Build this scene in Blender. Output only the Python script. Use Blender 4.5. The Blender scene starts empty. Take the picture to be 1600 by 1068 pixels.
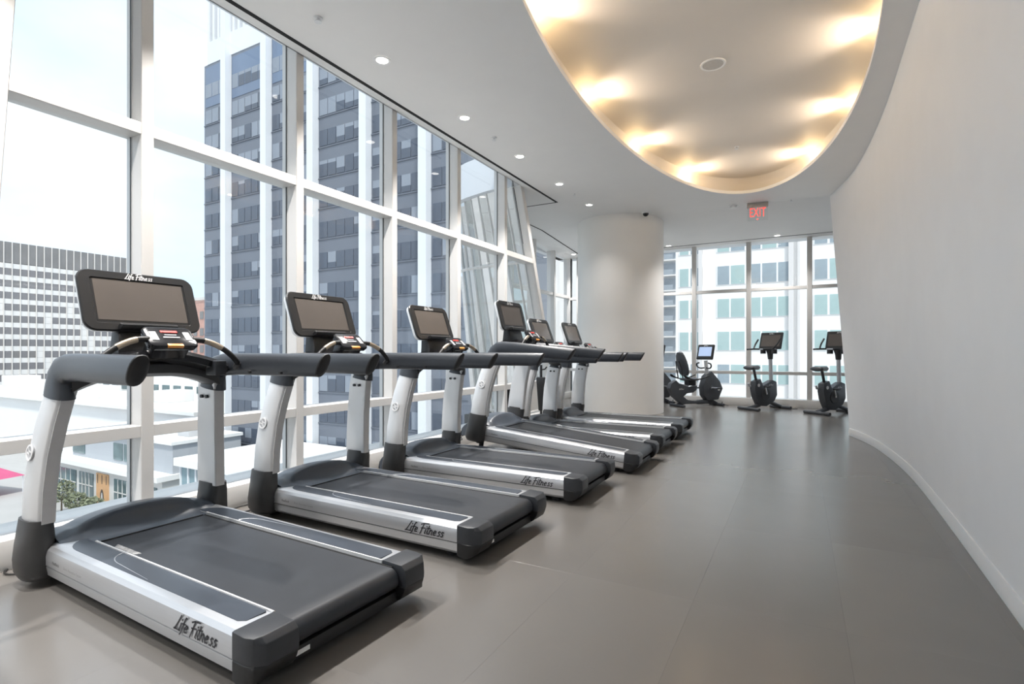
import bpy, bmesh, math, random
from mathutils import Vector, Matrix
random.seed(7)
R = math.radians
scene = bpy.context.scene
COL = scene.collection

# ------------------------------------------------------------------ camera
CAM_H, FPX, HOR = 1.22, 823.0, 549.0
YAW = R(28.6)
cam_d = bpy.data.cameras.new('camera')
cam_d.sensor_width = 36.0
cam_d.lens = FPX / 1600.0 * 36.0
cam_d.shift_y = (HOR - 534.0) / 1600.0
cam_d.clip_end = 1500
cam_d.clip_start = 0.02
cam = bpy.data.objects.new('camera', cam_d)
cam.location = (0, 0, CAM_H)
cam.rotation_euler = (R(90), 0, YAW)
COL.objects.link(cam)
scene.camera = cam

# ------------------------------------------------------------------ view, sky, sun
vs = scene.view_settings
vs.view_transform = 'Standard'
vs.look = 'None'
vs.gamma = 1.0
vs.use_curve_mapping = False
vs.exposure = 0.68
DOWN_W, COVE_W = 235.0, 30.0

world = bpy.data.worlds.new('overcast_sky')
scene.world = world
world.use_nodes = True
nt = world.node_tree
nt.nodes.clear()
wo = nt.nodes.new('ShaderNodeOutputWorld')
bg = nt.nodes.new('ShaderNodeBackground')
tc = nt.nodes.new('ShaderNodeTexCoord')
mp = nt.nodes.new('ShaderNodeMapping')
mp.inputs['Scale'].default_value = (1.6, 1.6, 4.0)
nz = nt.nodes.new('ShaderNodeTexNoise')
nz.inputs['Scale'].default_value = 1.6
nz.inputs['Detail'].default_value = 5
cr = nt.nodes.new('ShaderNodeValToRGB')
cr.color_ramp.elements[0].position = 0.35
cr.color_ramp.elements[0].color = (0.66, 0.82, 1.0, 1)
cr.color_ramp.elements[1].position = 0.68
cr.color_ramp.elements[1].color = (0.90, 0.95, 1.0, 1)
nt.links.new(tc.outputs['Generated'], mp.inputs['Vector'])
nt.links.new(mp.outputs[0], nz.inputs['Vector'])
nt.links.new(nz.outputs['Fac'], cr.inputs['Fac'])
nt.links.new(cr.outputs[0], bg.inputs['Color'])
bg.inputs['Strength'].default_value = 0.88
nt.links.new(bg.outputs[0], wo.inputs[0])

sun_d = bpy.data.lights.new('sun', 'SUN')
sun_d.energy = 2.3
sun_d.angle = R(6)
sun_d.color = (1.0, 0.96, 0.9)
sun = bpy.data.objects.new('sun', sun_d)
sun.rotation_euler = Vector((-0.55, 0.45, -1.1)).to_track_quat('-Z', 'Y').to_euler()
sun.location = (30, -30, 80)
COL.objects.link(sun)

# ------------------------------------------------------------------ pixel -> place helper
_s, _c = math.sin(YAW), math.cos(YAW)
def at(px, py, z):
    """point at height z seen at a pixel of the 1600x1068 photograph"""
    d = FPX * (z - CAM_H) / (HOR - py)
    l = d * (px - 800.0) / FPX
    return (-d * _s + l * _c, d * _c + l * _s)

# ------------------------------------------------------------------ materials
MATS = {}
def mat(name, col, rough=0.5, metal=0.0, noise=0.0, nscale=20.0, bump=0.0, bscale=200.0, emit=None, estr=0.0, spec=0.5, coat=0.0, stretch=None, rnoise=0.0):
    m = bpy.data.materials.new(name)
    m.use_nodes = True
    t = m.node_tree
    b = t.nodes['Principled BSDF']
    b.inputs['Base Color'].default_value = (*col, 1)
    b.inputs['Roughness'].default_value = rough
    b.inputs['Metallic'].default_value = metal
    b.inputs['Specular IOR Level'].default_value = spec
    b.inputs['Coat Weight'].default_value = coat
    if emit:
        b.inputs['Emission Color'].default_value = (*emit, 1)
        b.inputs['Emission Strength'].default_value = estr
    co = t.nodes.new('ShaderNodeTexCoord')
    vec = co.outputs['Object']
    if stretch:
        mpn = t.nodes.new('ShaderNodeMapping')
        mpn.inputs['Scale'].default_value = stretch
        t.links.new(vec, mpn.inputs['Vector'])
        vec = mpn.outputs[0]
    if noise or rnoise:
        n = t.nodes.new('ShaderNodeTexNoise')
        n.inputs['Scale'].default_value = nscale
        n.inputs['Detail'].default_value = 4
        t.links.new(vec, n.inputs['Vector'])
        if noise:
            r = t.nodes.new('ShaderNodeValToRGB')
            r.color_ramp.elements[0].position = 0.3
            r.color_ramp.elements[1].position = 0.7
            r.color_ramp.elements[0].color = (*[max(0, c * (1 - noise)) for c in col], 1)
            r.color_ramp.elements[1].color = (*[min(1, c * (1 + noise)) for c in col], 1)
            t.links.new(n.outputs['Fac'], r.inputs['Fac'])
            t.links.new(r.outputs[0], b.inputs['Base Color'])
        if rnoise:
            mr = t.nodes.new('ShaderNodeMapRange')
            mr.inputs['To Min'].default_value = max(0.02, rough - rnoise)
            mr.inputs['To Max'].default_value = rough + rnoise
            t.links.new(n.outputs['Fac'], mr.inputs['Value'])
            t.links.new(mr.outputs[0], b.inputs['Roughness'])
    if bump:
        n2 = t.nodes.new('ShaderNodeTexNoise')
        n2.inputs['Scale'].default_value = bscale
        n2.inputs['Detail'].default_value = 2
        t.links.new(vec, n2.inputs['Vector'])
        bp = t.nodes.new('ShaderNodeBump')
        bp.inputs['Strength'].default_value = bump
        bp.inputs['Distance'].default_value = 0.002
        t.links.new(n2.outputs['Fac'], bp.inputs['Height'])
        t.links.new(bp.outputs[0], b.inputs['Normal'])
    MATS[name] = m
    return m

def glass(name, tint, refl=1.0, rough=0.0):
    m = bpy.data.materials.new(name)
    m.use_nodes = True
    t = m.node_tree
    t.nodes.clear()
    o = t.nodes.new('ShaderNodeOutputMaterial')
    tr = t.nodes.new('ShaderNodeBsdfTransparent')
    tr.inputs[0].default_value = (*tint, 1)
    gl = t.nodes.new('ShaderNodeBsdfGlossy')
    gl.inputs['Roughness'].default_value = rough
    fr = t.nodes.new('ShaderNodeFresnel')
    fr.inputs['IOR'].default_value = 1.5
    mu = t.nodes.new('ShaderNodeMath')
    mu.operation = 'MULTIPLY'
    mu.use_clamp = True
    mu.inputs[1].default_value = refl
    mx = t.nodes.new('ShaderNodeMixShader')
    t.links.new(fr.outputs[0], mu.inputs[0])
    t.links.new(mu.outputs[0], mx.inputs[0])
    t.links.new(tr.outputs[0], mx.inputs[1])
    t.links.new(gl.outputs[0], mx.inputs[2])
    t.links.new(mx.outputs[0], o.inputs[0])
    MATS[name] = m
    return m

mat('wall_paint', (0.90, 0.90, 0.905), 0.55, noise=0.012, nscale=3, bump=0.05, bscale=120)
mat('ceiling_paint', (0.83, 0.825, 0.815), 0.6, noise=0.01, nscale=3)
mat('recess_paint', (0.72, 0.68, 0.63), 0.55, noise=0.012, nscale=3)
mat('column_paint', (0.88, 0.86, 0.83), 0.5, noise=0.012, nscale=3)
mat('base_paint', (0.82, 0.82, 0.82), 0.35, noise=0.01)
mat('floor_slab', (0.10, 0.10, 0.10), 0.8, noise=0.05)
mat('vinyl', (0.165, 0.154, 0.143), 0.24, spec=0.95, noise=0.05, nscale=1.1, rnoise=0.03)
mat('white_metal', (0.64, 0.625, 0.605), 0.35, noise=0.01, nscale=5)
mat('sill_metal', (0.76, 0.75, 0.73), 0.4, noise=0.015, nscale=5)
mat('gasket', (0.02, 0.02, 0.022), 0.6, noise=0.05)
mat('slot_black', (0.006, 0.006, 0.006), 0.8, noise=0.05)
mat('silver', (0.62, 0.63, 0.65), 0.36, metal=0.75, noise=0.02, nscale=6, stretch=(1, 20, 20))
mat('silver_light', (0.72, 0.73, 0.74), 0.42, metal=0.35, noise=0.015, nscale=8)
mat('trim_grey', (0.52, 0.52, 0.525), 0.4, noise=0.03)
mat('bike_grey', (0.062, 0.067, 0.076), 0.42, noise=0.05, nscale=30)
mat('charcoal', (0.032, 0.035, 0.041), 0.42, noise=0.06, nscale=30, bump=0.12, bscale=500)
mat('rail_grey', (0.036, 0.041, 0.050), 0.36, noise=0.04, nscale=20, bump=0.08, bscale=500)
mat('collar_grey', (0.042, 0.042, 0.043), 0.42, noise=0.05, nscale=20, bump=0.06, bscale=400)
mat('hood_grey', (0.065, 0.078, 0.098), 0.33, noise=0.04, nscale=15, bump=0.06, bscale=400)
mat('pad_blue', (0.045, 0.055, 0.072), 0.34, noise=0.05, nscale=15, bump=0.1, bscale=400)
mat('belt', (0.022, 0.025, 0.031), 0.42, noise=0.12, nscale=9, bump=0.25, bscale=350)
mat('belt_print', (0.35, 0.35, 0.35), 0.6, noise=0.5, nscale=60)
mat('black', (0.012, 0.012, 0.013), 0.45, noise=0.1, nscale=20)
mat('gloss_black', (0.012, 0.012, 0.014), 0.14, noise=0.05, nscale=20)
mat('bezel', (0.018, 0.0185, 0.02), 0.33, noise=0.05, nscale=30, bump=0.04, bscale=400)
mat('screen', (0.12, 0.105, 0.095), 0.12, noise=0.08, nscale=1.5)
mat('screen_blue', (0.25, 0.32, 0.45), 0.15, noise=0.03, nscale=4, emit=(0.35, 0.45, 0.65), estr=0.55)
mat('chrome', (0.75, 0.75, 0.76), 0.15, metal=1.0, noise=0.01)
mat('contact', (0.50, 0.42, 0.33), 0.32, metal=0.7, noise=0.03)
mat('red_key', (0.75, 0.05, 0.04), 0.35, noise=0.03)
mat('orange_key', (0.75, 0.30, 0.06), 0.35, noise=0.03)
mat('grey_key', (0.42, 0.43, 0.45), 0.4, noise=0.03)
mat('print_dark', (0.025, 0.025, 0.03), 0.5, noise=0.05)
mat('print_grey', (0.36, 0.36, 0.37), 0.5, noise=0.05)
mat('print_white', (0.85, 0.85, 0.85), 0.4, noise=0.02)
mat('sticker', (0.8, 0.8, 0.78), 0.5, noise=0.03)
mat('cord', (0.015, 0.015, 0.015), 0.5, noise=0.1)
mat('lamp_glow', (1, 1, 1), 0.5, noise=0.01, emit=(1.0, 0.95, 0.88), estr=7.0)
mat('cove_glow', (1, 1, 1), 0.5, noise=0.01, emit=(1.0, 0.80, 0.58), estr=6.0)
mat('lamp_trim', (0.85, 0.85, 0.85), 0.4, noise=0.01)
mat('exit_red', (0.9, 0.03, 0.03), 0.4, noise=0.01, emit=(1.0, 0.07, 0.05), estr=1.1)
mat('exit_box', (0.42, 0.40, 0.38), 0.4, metal=0.4, noise=0.02)
mat('speaker_mesh', (0.55, 0.53, 0.50), 0.6, noise=0.06, nscale=60)
# outdoors
mat('tower_panel', (0.150, 0.168, 0.205), 0.35, noise=0.05, nscale=0.15)
mat('tower_glass', (0.085, 0.103, 0.138), 0.10, noise=0.2, nscale=0.35)
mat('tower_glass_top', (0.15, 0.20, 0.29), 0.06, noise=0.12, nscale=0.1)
mat('tower_blind', (0.25, 0.28, 0.33), 0.5, noise=0.06, nscale=0.6)
mat('tower_white', (0.72, 0.74, 0.77), 0.5, noise=0.02, nscale=0.3)
mat('louvre_dark', (0.13, 0.14, 0.16), 0.6, noise=0.04)
mat('block_white', (0.70, 0.69, 0.68), 0.6, noise=0.05, nscale=0.2)
mat('block_dark', (0.20, 0.195, 0.195), 0.4, noise=0.10, nscale=0.2)
mat('block_pane', (0.22, 0.215, 0.225), 0.2, noise=0.25, nscale=0.13)
mat('block_mullion', (0.66, 0.63, 0.60), 0.5, noise=0.03)
mat('brick_pink', (0.50, 0.30, 0.25), 0.8, noise=0.08, nscale=1.2)
mat('roof_white', (0.80, 0.80, 0.79), 0.7, noise=0.04, nscale=0.06)
mat('wall_grey', (0.42, 0.44, 0.47), 0.7, noise=0.03, nscale=0.2)
mat('store_white', (0.62, 0.61, 0.59), 0.7, noise=0.04, nscale=0.3)
mat('store_glass', (0.10, 0.15, 0.16), 0.1, noise=0.4, nscale=0.5)
mat('pale_glass', (0.22, 0.32, 0.36), 0.1, noise=0.2, nscale=0.3)
mat('poster_orange', (0.62, 0.36, 0.18), 0.7, noise=0.06, nscale=0.8)
mat('poster_ink', (0.08, 0.06, 0.05), 0.7, noise=0.05)
mat('pink_canvas', (0.55, 0.10, 0.21), 0.7, noise=0.06, nscale=0.6)
mat('dark_canvas', (0.06, 0.065, 0.09), 0.7, noise=0.06)
mat('street', (0.42, 0.41, 0.40), 0.85, noise=0.08, nscale=0.1)
mat('leaf', (0.20, 0.22, 0.14), 0.8, noise=0.3, nscale=1.5)
mat('bark', (0.14, 0.11, 0.08), 0.85, noise=0.2, nscale=3)
mat('office_white', (0.84, 0.82, 0.80), 0.7, noise=0.015, nscale=0.15)
mat('pilaster', (0.70, 0.68, 0.67), 0.7, noise=0.02, nscale=0.2)
mat('office_grey', (0.50, 0.50, 0.51), 0.7, noise=0.03, nscale=0.2)
mat('office_glass', (0.40, 0.53, 0.52), 0.12, noise=0.22, nscale=0.22)
mat('office_glass_dark', (0.32, 0.38, 0.42), 0.12, noise=0.25, nscale=0.3)
mat('office_frame', (0.86, 0.86, 0.86), 0.5, noise=0.02)
mat('balcony', (0.60, 0.64, 0.68), 0.6, noise=0.06, nscale=0.2)
mat('balcony_glass', (0.42, 0.47, 0.52), 0.15, noise=0.2, nscale=0.3)
mat('blue_tower', (0.28, 0.33, 0.40), 0.4, noise=0.08, nscale=0.15)
mat('clothes_dark', (0.05, 0.05, 0.07), 0.8, noise=0.1)
mat('skin', (0.45, 0.30, 0.23), 0.6, noise=0.05)
glass('window_glass', (0.93, 0.965, 0.97), 1.0)
glass('facade_glass', (0.50, 0.62, 0.62), 9.0)
glass('facade_glass_sky_tint', (0.66, 0.75, 0.76), 14.0)  # paler tint paints the sky's reflection onto every other return pane
glass('sign_glass', (0.96, 0.97, 0.97), 0.3)

# floor sheets get a slightly different tone each
def vary_vinyl():
    t = MATS['vinyl'].node_tree
    b = t.nodes['Principled BSDF']
    src = b.inputs['Base Color'].links[0].from_socket
    oi = t.nodes.new('ShaderNodeObjectInfo')
    mr = t.nodes.new('ShaderNodeMapRange')
    mr.inputs['To Min'].default_value = 0.96
    mr.inputs['To Max'].default_value = 1.04
    t.links.new(oi.outputs['Random'], mr.inputs['Value'])
    hs = t.nodes.new('ShaderNodeHueSaturation')
    t.links.new(mr.outputs[0], hs.inputs['Value'])
    t.links.new(src, hs.inputs['Color'])
    t.links.new(hs.outputs[0], b.inputs['Base Color'])
vary_vinyl()

# ------------------------------------------------------------------ mesh helpers
class MB:
    def __init__(self):
        self.v, self.f, self.mi, self.cur = [], [], [], 0
    def add(self, vs, fs):
        o = len(self.v)
        self.v += [tuple(p) for p in vs]
        self.f += [tuple(i + o for i in q) for q in fs]
        self.mi += [self.cur] * len(fs)
        return self
    def box(self, x0, x1, y0, y1, z0, z1):
        return self.add([(x0, y0, z0), (x1, y0, z0), (x1, y1, z0), (x0, y1, z0), (x0, y0, z1), (x1, y0, z1), (x1, y1, z1), (x0, y1, z1)],
                        [(0, 3, 2, 1), (4, 5, 6, 7), (0, 1, 5, 4), (1, 2, 6, 5), (2, 3, 7, 6), (3, 0, 4, 7)])
    def loft(self, rings, cap=True, closed=True):
        n = len(rings[0])
        vs = [p for r in rings for p in r]
        fs = []
        for i in range(len(rings) - 1):
            for j in range(n if closed else n - 1):
                k = (j + 1) % n
                fs.append((i * n + j, i * n + k, (i + 1) * n + k, (i + 1) * n + j))
        if cap and closed:
            fs.append(tuple(range(n - 1, -1, -1)))
            fs.append(tuple((len(rings) - 1) * n + j for j in range(n)))
        return self.add(vs, fs)
    def tube(self, path, rad, n=10, flat=1.0, up=(0, 0, 1), cap=True, loop=False):
        """rad: number or list; flat: width of the section across 'up' relative to along it"""
        P = [Vector(p) for p in path]
        rr = rad if isinstance(rad, (list, tuple)) else [rad] * len(P)
        rings = []
        m = len(P)
        for i, p in enumerate(P):
            if loop:
                t = P[(i + 1) % m] - P[i - 1]
            else:
                t = P[min(i + 1, m - 1)] - P[max(i - 1, 0)]
            t.normalize()
            u = Vector(up)
            u = u - t * u.dot(t)
            if u.length < 1e-4:
                u = Vector((1, 0, 0)) - t * t.x
            u.normalize()
            w = t.cross(u)
            rings.append([p + u * (rr[i] * math.cos(2 * math.pi * k / n)) + w * (rr[i] * flat * math.sin(2 * math.pi * k / n)) for k in range(n)])
        if loop:
            rings.append(rings[0])
            cap = False
        return self.loft(rings, cap)
    def prism(self, poly, plane, a, b):
        """poly in 2D; plane 'xz' extrudes along y from a to b, 'xy' along z, 'yz' along x"""
        def P(p, h):
            return {'xz': (p[0], h, p[1]), 'xy': (p[0], p[1], h), 'yz': (h, p[0], p[1])}[plane]
        n = len(poly)
        vs = [P(p, a) for p in poly] + [P(p, b) for p in poly]
        fs = [tuple(range(n)), tuple(range(2 * n - 1, n - 1, -1))] + [(i, i + n, (i + 1) % n + n, (i + 1) % n) for i in range(n)]
        return self.add(vs, fs)
    def cyl(self, c, r, z0, z1, n=20, axis='z', r2=None):
        r2 = r if r2 is None else r2
        def ring(rr, h):
            o = []
            for k in range(n):
                a = 2 * math.pi * k / n
                u, w = rr * math.cos(a), rr * math.sin(a)
                o.append({'z': (c[0] + u, c[1] + w, h), 'y': (c[0] + u, h, c[1] + w), 'x': (h, c[0] + u, c[1] + w)}[axis])
            return o
        return self.loft([ring(r, z0), ring(r2, z1)])
    def grid(self, pts):
        n, m = len(pts), len(pts[0])
        return self.add([p for r in pts for p in r], [(i * m + j, i * m + j + 1, (i + 1) * m + j + 1, (i + 1) * m + j) for i in range(n - 1) for j in range(m - 1)])
    def mesh(self, name, mats, bevel=0.0, seg=2, angle=35, recalc=True, xf=None):
        bm = bmesh.new()
        bv = [bm.verts.new(p) for p in self.v]
        for q, mi in zip(self.f, self.mi):
            try:
                f = bm.faces.new([bv[i] for i in q])
                f.material_index = mi
            except ValueError:
                pass
        bmesh.ops.remove_doubles(bm, verts=bm.verts[:], dist=1e-5)
        if recalc:
            bmesh.ops.recalc_face_normals(bm, faces=bm.faces[:])
        if bevel:
            es = [e for e in bm.edges if len(e.link_faces) == 2 and e.calc_face_angle(0) > R(30)]
            bmesh.ops.bevel(bm, geom=es, offset=bevel, segments=seg, affect='EDGES', profile=0.6, clamp_overlap=True)
        if xf is not None:
            bm.transform(xf)
        me = bpy.data.meshes.new(name)
        bm.to_mesh(me)
        bm.free()
        for m in (mats if isinstance(mats, (list, tuple)) else [mats]):
            me.materials.append(MATS[m])
        me.shade_smooth()
        me.set_sharp_from_angle(angle=R(angle))
        return me
    def build(self, name, mats, parent=None, **kw):
        return obj(name, self.mesh(name, mats, **kw), parent)

def obj(name, me, parent=None, loc=None):
    o = bpy.data.objects.new(name, me)
    COL.objects.link(o)
    if parent:
        o.parent = parent
    if loc:
        o.location = loc
    return o
def tag(o, label, cat, group=None):
    o['label'] = label
    o['category'] = cat
    if group:
        o['group'] = group
    return o
def thing(name, label, cat, loc=(0, 0, 0), rz=0.0, group=None):
    o = bpy.data.objects.new(name, None)
    o.empty_display_size = 0.1
    COL.objects.link(o)
    o.location = loc
    o.rotation_euler = (0, 0, rz)
    return tag(o, label, cat, group)
def struct(o):
    o['kind'] = 'structure'
    return o
def sroot(name, loc=(0, 0, 0), rz=0.0):
    o = bpy.data.objects.new(name, None)
    o.empty_display_size = 0.1
    o.location = loc
    o.rotation_euler = (0, 0, rz)
    COL.objects.link(o)
    return struct(o)
def copy_tree(o, parent=None):
    c = o.copy()
    COL.objects.link(c)
    c.parent = parent
    for ch in list(o.children):
        copy_tree(ch, c)
    return c
def lamp(name, parent, kind, loc, energy, color, direction=None, size=0.05, spot=None, blend=0.5):
    d = bpy.data.lights.new(name, kind)
    d.energy = energy
    d.color = color
    if kind == 'AREA':
        d.shape = 'DISK'
        d.size = size
    else:
        d.shadow_soft_size = size
    if kind == 'SPOT':
        d.spot_size = spot
        d.spot_blend = blend
    o = bpy.data.objects.new(name, d)
    COL.objects.link(o)
    o.parent = parent
    o.location = loc
    if direction:
        o.rotation_euler = Vector(direction).to_track_quat('-Z', 'Y').to_euler()
    return o

# text: block letters from the built-in font, script letters as brush strokes
def text_mesh(txt, size, shear=0.0, spacing=1.0, extrude=0.0, bold=0.0):
    cu = bpy.data.curves.new('lettering', 'FONT')
    cu.body = txt
    cu.size = size
    cu.shear = shear
    cu.space_character = spacing
    cu.align_x = 'CENTER'
    cu.align_y = 'CENTER'
    cu.extrude = extrude
    cu.offset = bold
    cu.resolution_u = 2
    to = bpy.data.objects.new('lettering', cu)
    COL.objects.link(to)
    bpy.context.view_layer.update()
    me = bpy.data.meshes.new_from_object(to.evaluated_get(bpy.context.evaluated_depsgraph_get()))
    bpy.data.objects.remove(to)
    return me
def text_obj(name, txt, size, m, parent, M, **kw):
    me = text_mesh(txt, size, **kw)
    me.transform(M)
    me.materials.clear()
    me.materials.append(MATS[m])
    return obj(name, me, parent)
SCRIPT = {
    'L': ([[(.75, 2.0), (.45, 1.0), (.1, .1), (-.1, 0), (.3, .05), (1.05, .0)]], 1.0),
    'i': ([[(.05, 1), (.0, .1), (.2, .0)], [(.1, 1.4), (.12, 1.55)]], .38),
    'f': ([[(.6, 1.85), (.35, 1.9), (.2, 1.3), (.08, -.1), (-.1, -.5)], [(-.15, 1.0), (.55, 1.05)]], .55),
    'e': ([[(.05, .45), (.5, .6), (.5, .9), (.25, .98), (.03, .55), (.15, .05), (.6, .12)]], .95),
    'F': ([[(.35, 1.95), (.2, .8), (.05, -.2)], [(-.25, 1.75), (.3, 2.0), (1.35, 2.1)], [(-.05, 1.0), (.85, 1.12)]], 1.0),
    't': ([[(.2, 1.75), (.08, .3), (.2, .0), (.42, .1)], [(-.2, 1.15), (.6, 1.22)]], .6),
    'n': ([[(.0, 1), (.0, 0)], [(.0, .6), (.3, 1), (.5, .8), (.5, .1), (.65, 0)]], .82),
    's': ([[(.5, .92), (.2, 1), (.08, .75), (.42, .4), (.35, .05), (.0, .08)]], .7),
}
def script_mesh(txt, h, m, M, w=0.22):
    """brush-script lettering, h = x-height; lies in the xy plane, centred, then moved by M"""
    mb = MB()
    x = 0.0
    segs = []
    for ch in txt:
        if ch == ' ':
            x += .35
            continue
        st, adv = SCRIPT[ch]
        for pl in st:
            segs.append([(px + x + py * 0.28, py) for px, py in pl])
        x += adv
    for pl in segs:
        for (ax, ay), (bx, by) in zip(pl, pl[1:]):
            dx, dy = bx - ax, by - ay
            L = math.hypot(dx, dy) or 1
            nx, ny = -dy / L * w / 2, dx / L * w / 2
            ex, ey = dx / L * w * .3, dy / L * w * .3
            q = [(ax - ex + nx, ay - ey + ny), (ax - ex - nx, ay - ey - ny), (bx + ex - nx, by + ey - ny), (bx + ex + nx, by + ey + ny)]
            mb.add([((px - x / 2) * h, (py - .8) * h, 0) for px, py in q], [(0, 1, 2, 3)])
    return mb.mesh('lettering', m, recalc=False, xf=M)
def face_M(o, xa, ya):
    """matrix that puts text (x right, y up) at o with axes xa, ya"""
    xa, ya = Vector(xa).normalized(), Vector(ya).normalized()
    za = xa.cross(ya)
    return Matrix(((xa.x, ya.x, za.x, o[0]), (xa.y, ya.y, za.y, o[1]), (xa.z, ya.z, za.z, o[2]), (0, 0, 0, 1)))

# ================================================================== THE ROOM
H = 3.86
# ---- floor: slab with vinyl sheets laid on it
fl = struct(MB().prism([(-4.28, -4.2), (3.2, -4.2), (3.2, 13.35), (-5.75, 13.35), (-5.75, 8.6), (-5.3, 8.62), (-4.9, 8.68), (-4.28, 8.80)], 'xy', -0.30, -0.006).build('floor', 'floor_slab'))
TW, TL = 0.635, 1.23
bm_ = MB()
tile_me = MB().box(0.0001, TW - 0.0001, 0.0001, TL - 0.0001, -0.006, 0.0).mesh('vinyl_sheet', 'vinyl', bevel=0.0003, seg=1)
nx0 = -8
for i in range(nx0, 6):
    for j in range(-6, 9):
        X, Y = -0.455 + i * TW, 2.70 + j * TL + (0 if i % 2 else 0)
        if X + TW < -5.6 or X > 3.0 or (X + TW < -4.0 and Y < 8.8) or (X > 1.3 and Y + TL < 8.0):
            continue
        obj('vinyl_sheet', tile_me, fl, (X, Y, 0))

# ---- right wall: curved in plan, leaning a little
base_c = [(0.60, -4.0), (0.735, -1.0), (0.806, 1.0), (0.875, 3.0), (0.942, 5.0), (0.962, 6.4), (0.905, 7.6), (0.81, 8.4), (0.65, 9.08)]
top_c = [(0.58, -4.0), (0.67, -1.0), (0.72, 1.0), (0.765, 3.2), (0.80, 5.3), (0.815, 6.9), (0.77, 8.3), (0.665, 9.4), (0.455, 10.42)]
def spline(pts, n=60):
    """Catmull-Rom through pts, n samples"""
    P = [pts[0]] + list(pts) + [pts[-1]]
    out = []
    m = len(pts) - 1
    for k in range(n + 1):
        t = k / n * m
        i = min(int(t), m - 1)
        u = t - i
        p0, p1, p2, p3 = P[i], P[i + 1], P[i + 2], P[i + 3]
        out.append(tuple(0.5 * ((2 * b) + (c - a) * u + (2 * a - 5 * b + 4 * c - d) * u * u + (-a + 3 * b - 3 * c + d) * u ** 3) for a, b, c, d in zip(p0, p1, p2, p3)))
    return out
bc, tcv = spline(base_c), spline(top_c)
TH = 0.22
rows = []
for k in range(len(bc)):
    row = []
    for j in range(13):
        u = j / 12
        row.append((bc[k][0] * (1 - u) + tcv[k][0] * u, bc[k][1] * (1 - u) + tcv[k][1] * u, -0.004 + (H + 0.02) * u))
    rows.append(row)
wr = MB()
front = rows
back = [[(p[0] + TH, p[1], p[2]) for p in r] for r in rows]
ringed = [f + b[::-1] for f, b in zip(front, back)]
wr.loft(ringed)
struct(wr.build('wall_right', 'wall_paint', angle=50))
bb = MB()
rings = []
for k in range(len(bc)):
    x, y = bc[k]
    rings.append([(x - 0.014, y, 0.001), (x + 0.01, y, 0.001), (x + 0.008, y, 0.105), (x - 0.010, y, 0.105), (x - 0.0145, y, 0.098)])
bb.loft(rings)
struct(bb.build('baseboard_right', 'base_paint'))
# walls that close the room out of view
struct(MB().box(-4.3, 0.95, -4.25, -4.02, 0, H).build('wall_back', 'wall_paint'))
struct(MB().box(3.0, 3.2, 7.6, 13.3, 0, H).build('wall_alcove', 'wall_paint'))
struct(MB().box(1.08, 3.2, 7.4, 7.6, 0, H).build('wall_alcove_side', 'wall_paint'))

# ---- ceiling with an oval recess
OX, OY, OA, OB = -0.72, 5.6, 1.30, 4.0
def oval(a, b, n=72):
    return [(OX + a * math.cos(2 * math.pi * k / n), OY + b * math.sin(2 * math.pi * k / n)) for k in range(n)]
def plate(outer, hole, z, name, m):
    bm = bmesh.new()
    es = []
    for lp in (outer, hole):
        if not lp:
            continue
        vsn = [bm.verts.new((x, y, z)) for x, y in lp]
        es += [bm.edges.new((vsn[i], vsn[(i + 1) % len(vsn)])) for i in range(len(vsn))]
    bmesh.ops.triangle_fill(bm, use_beauty=True, use_dissolve=False, edges=es)
    for f in bm.faces:
        if f.normal.z > 0:
            f.normal_flip()
    me = bpy.data.meshes.new(name)
    bm.to_mesh(me)
    bm.free()
    me.materials.append(MATS[m])
    return obj(name, me)
EDGE_Y, WIN_Y, LOW = 10.38, 13.05, 3.70
ceil = struct(plate([(-3.895, -4.25), (1.15, -4.25), (1.15, 7.3), (3.2, 7.3), (3.2, EDGE_Y), (-5.6, EDGE_Y), (-5.6, 8.05), (-5.3, 7.82), (-4.9, 7.64), (-4.45, 7.50), (-4.065, 7.42), (-3.895, 7.40)], oval(OA, OB), H, 'ceiling', 'ceiling_paint'))
# sloping soffit to the far windows and the flat strip above them
cs = MB()
cs.add([(-5.75, EDGE_Y, H), (3.2, EDGE_Y, H), (3.2, 12.45, LOW), (-5.75, 12.45, LOW), (3.2, 13.2, LOW), (-5.75, 13.2, LOW)], [(0, 1, 2, 3), (3, 2, 4, 5)])
so = cs.build('soffit', 'ceiling_paint', ceil, recalc=False)
# recess: rim lip, ledge, coved side and upper ceiling
RZ = H + 0.30
o0, o1, o2, o3 = oval(OA, OB), oval(OA, OB), oval(OA + 0.20, OB + 0.20), oval(OA + 0.12, OB + 0.12)
o4 = oval(OA + 0.04, OB + 0.04)
rl = MB()
rl.loft([[(x, y, H) for x, y in o0], [(x, y, H + 0.05) for x, y in o1], [(x, y, H + 0.05) for x, y in oval(OA + 0.03, OB + 0.03)],
         [(x, y, H + 0.012) for x, y in oval(OA + 0.031, OB + 0.031)], [(x, y, H + 0.012) for x, y in o2]], cap=False)
rl.build('recess_ledge', 'ceiling_paint', ceil)
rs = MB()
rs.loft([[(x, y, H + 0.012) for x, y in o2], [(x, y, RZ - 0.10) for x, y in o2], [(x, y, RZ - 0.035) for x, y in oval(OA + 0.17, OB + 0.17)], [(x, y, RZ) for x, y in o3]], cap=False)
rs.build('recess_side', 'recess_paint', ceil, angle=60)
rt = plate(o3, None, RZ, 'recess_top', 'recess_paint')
rt.parent = ceil
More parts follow.
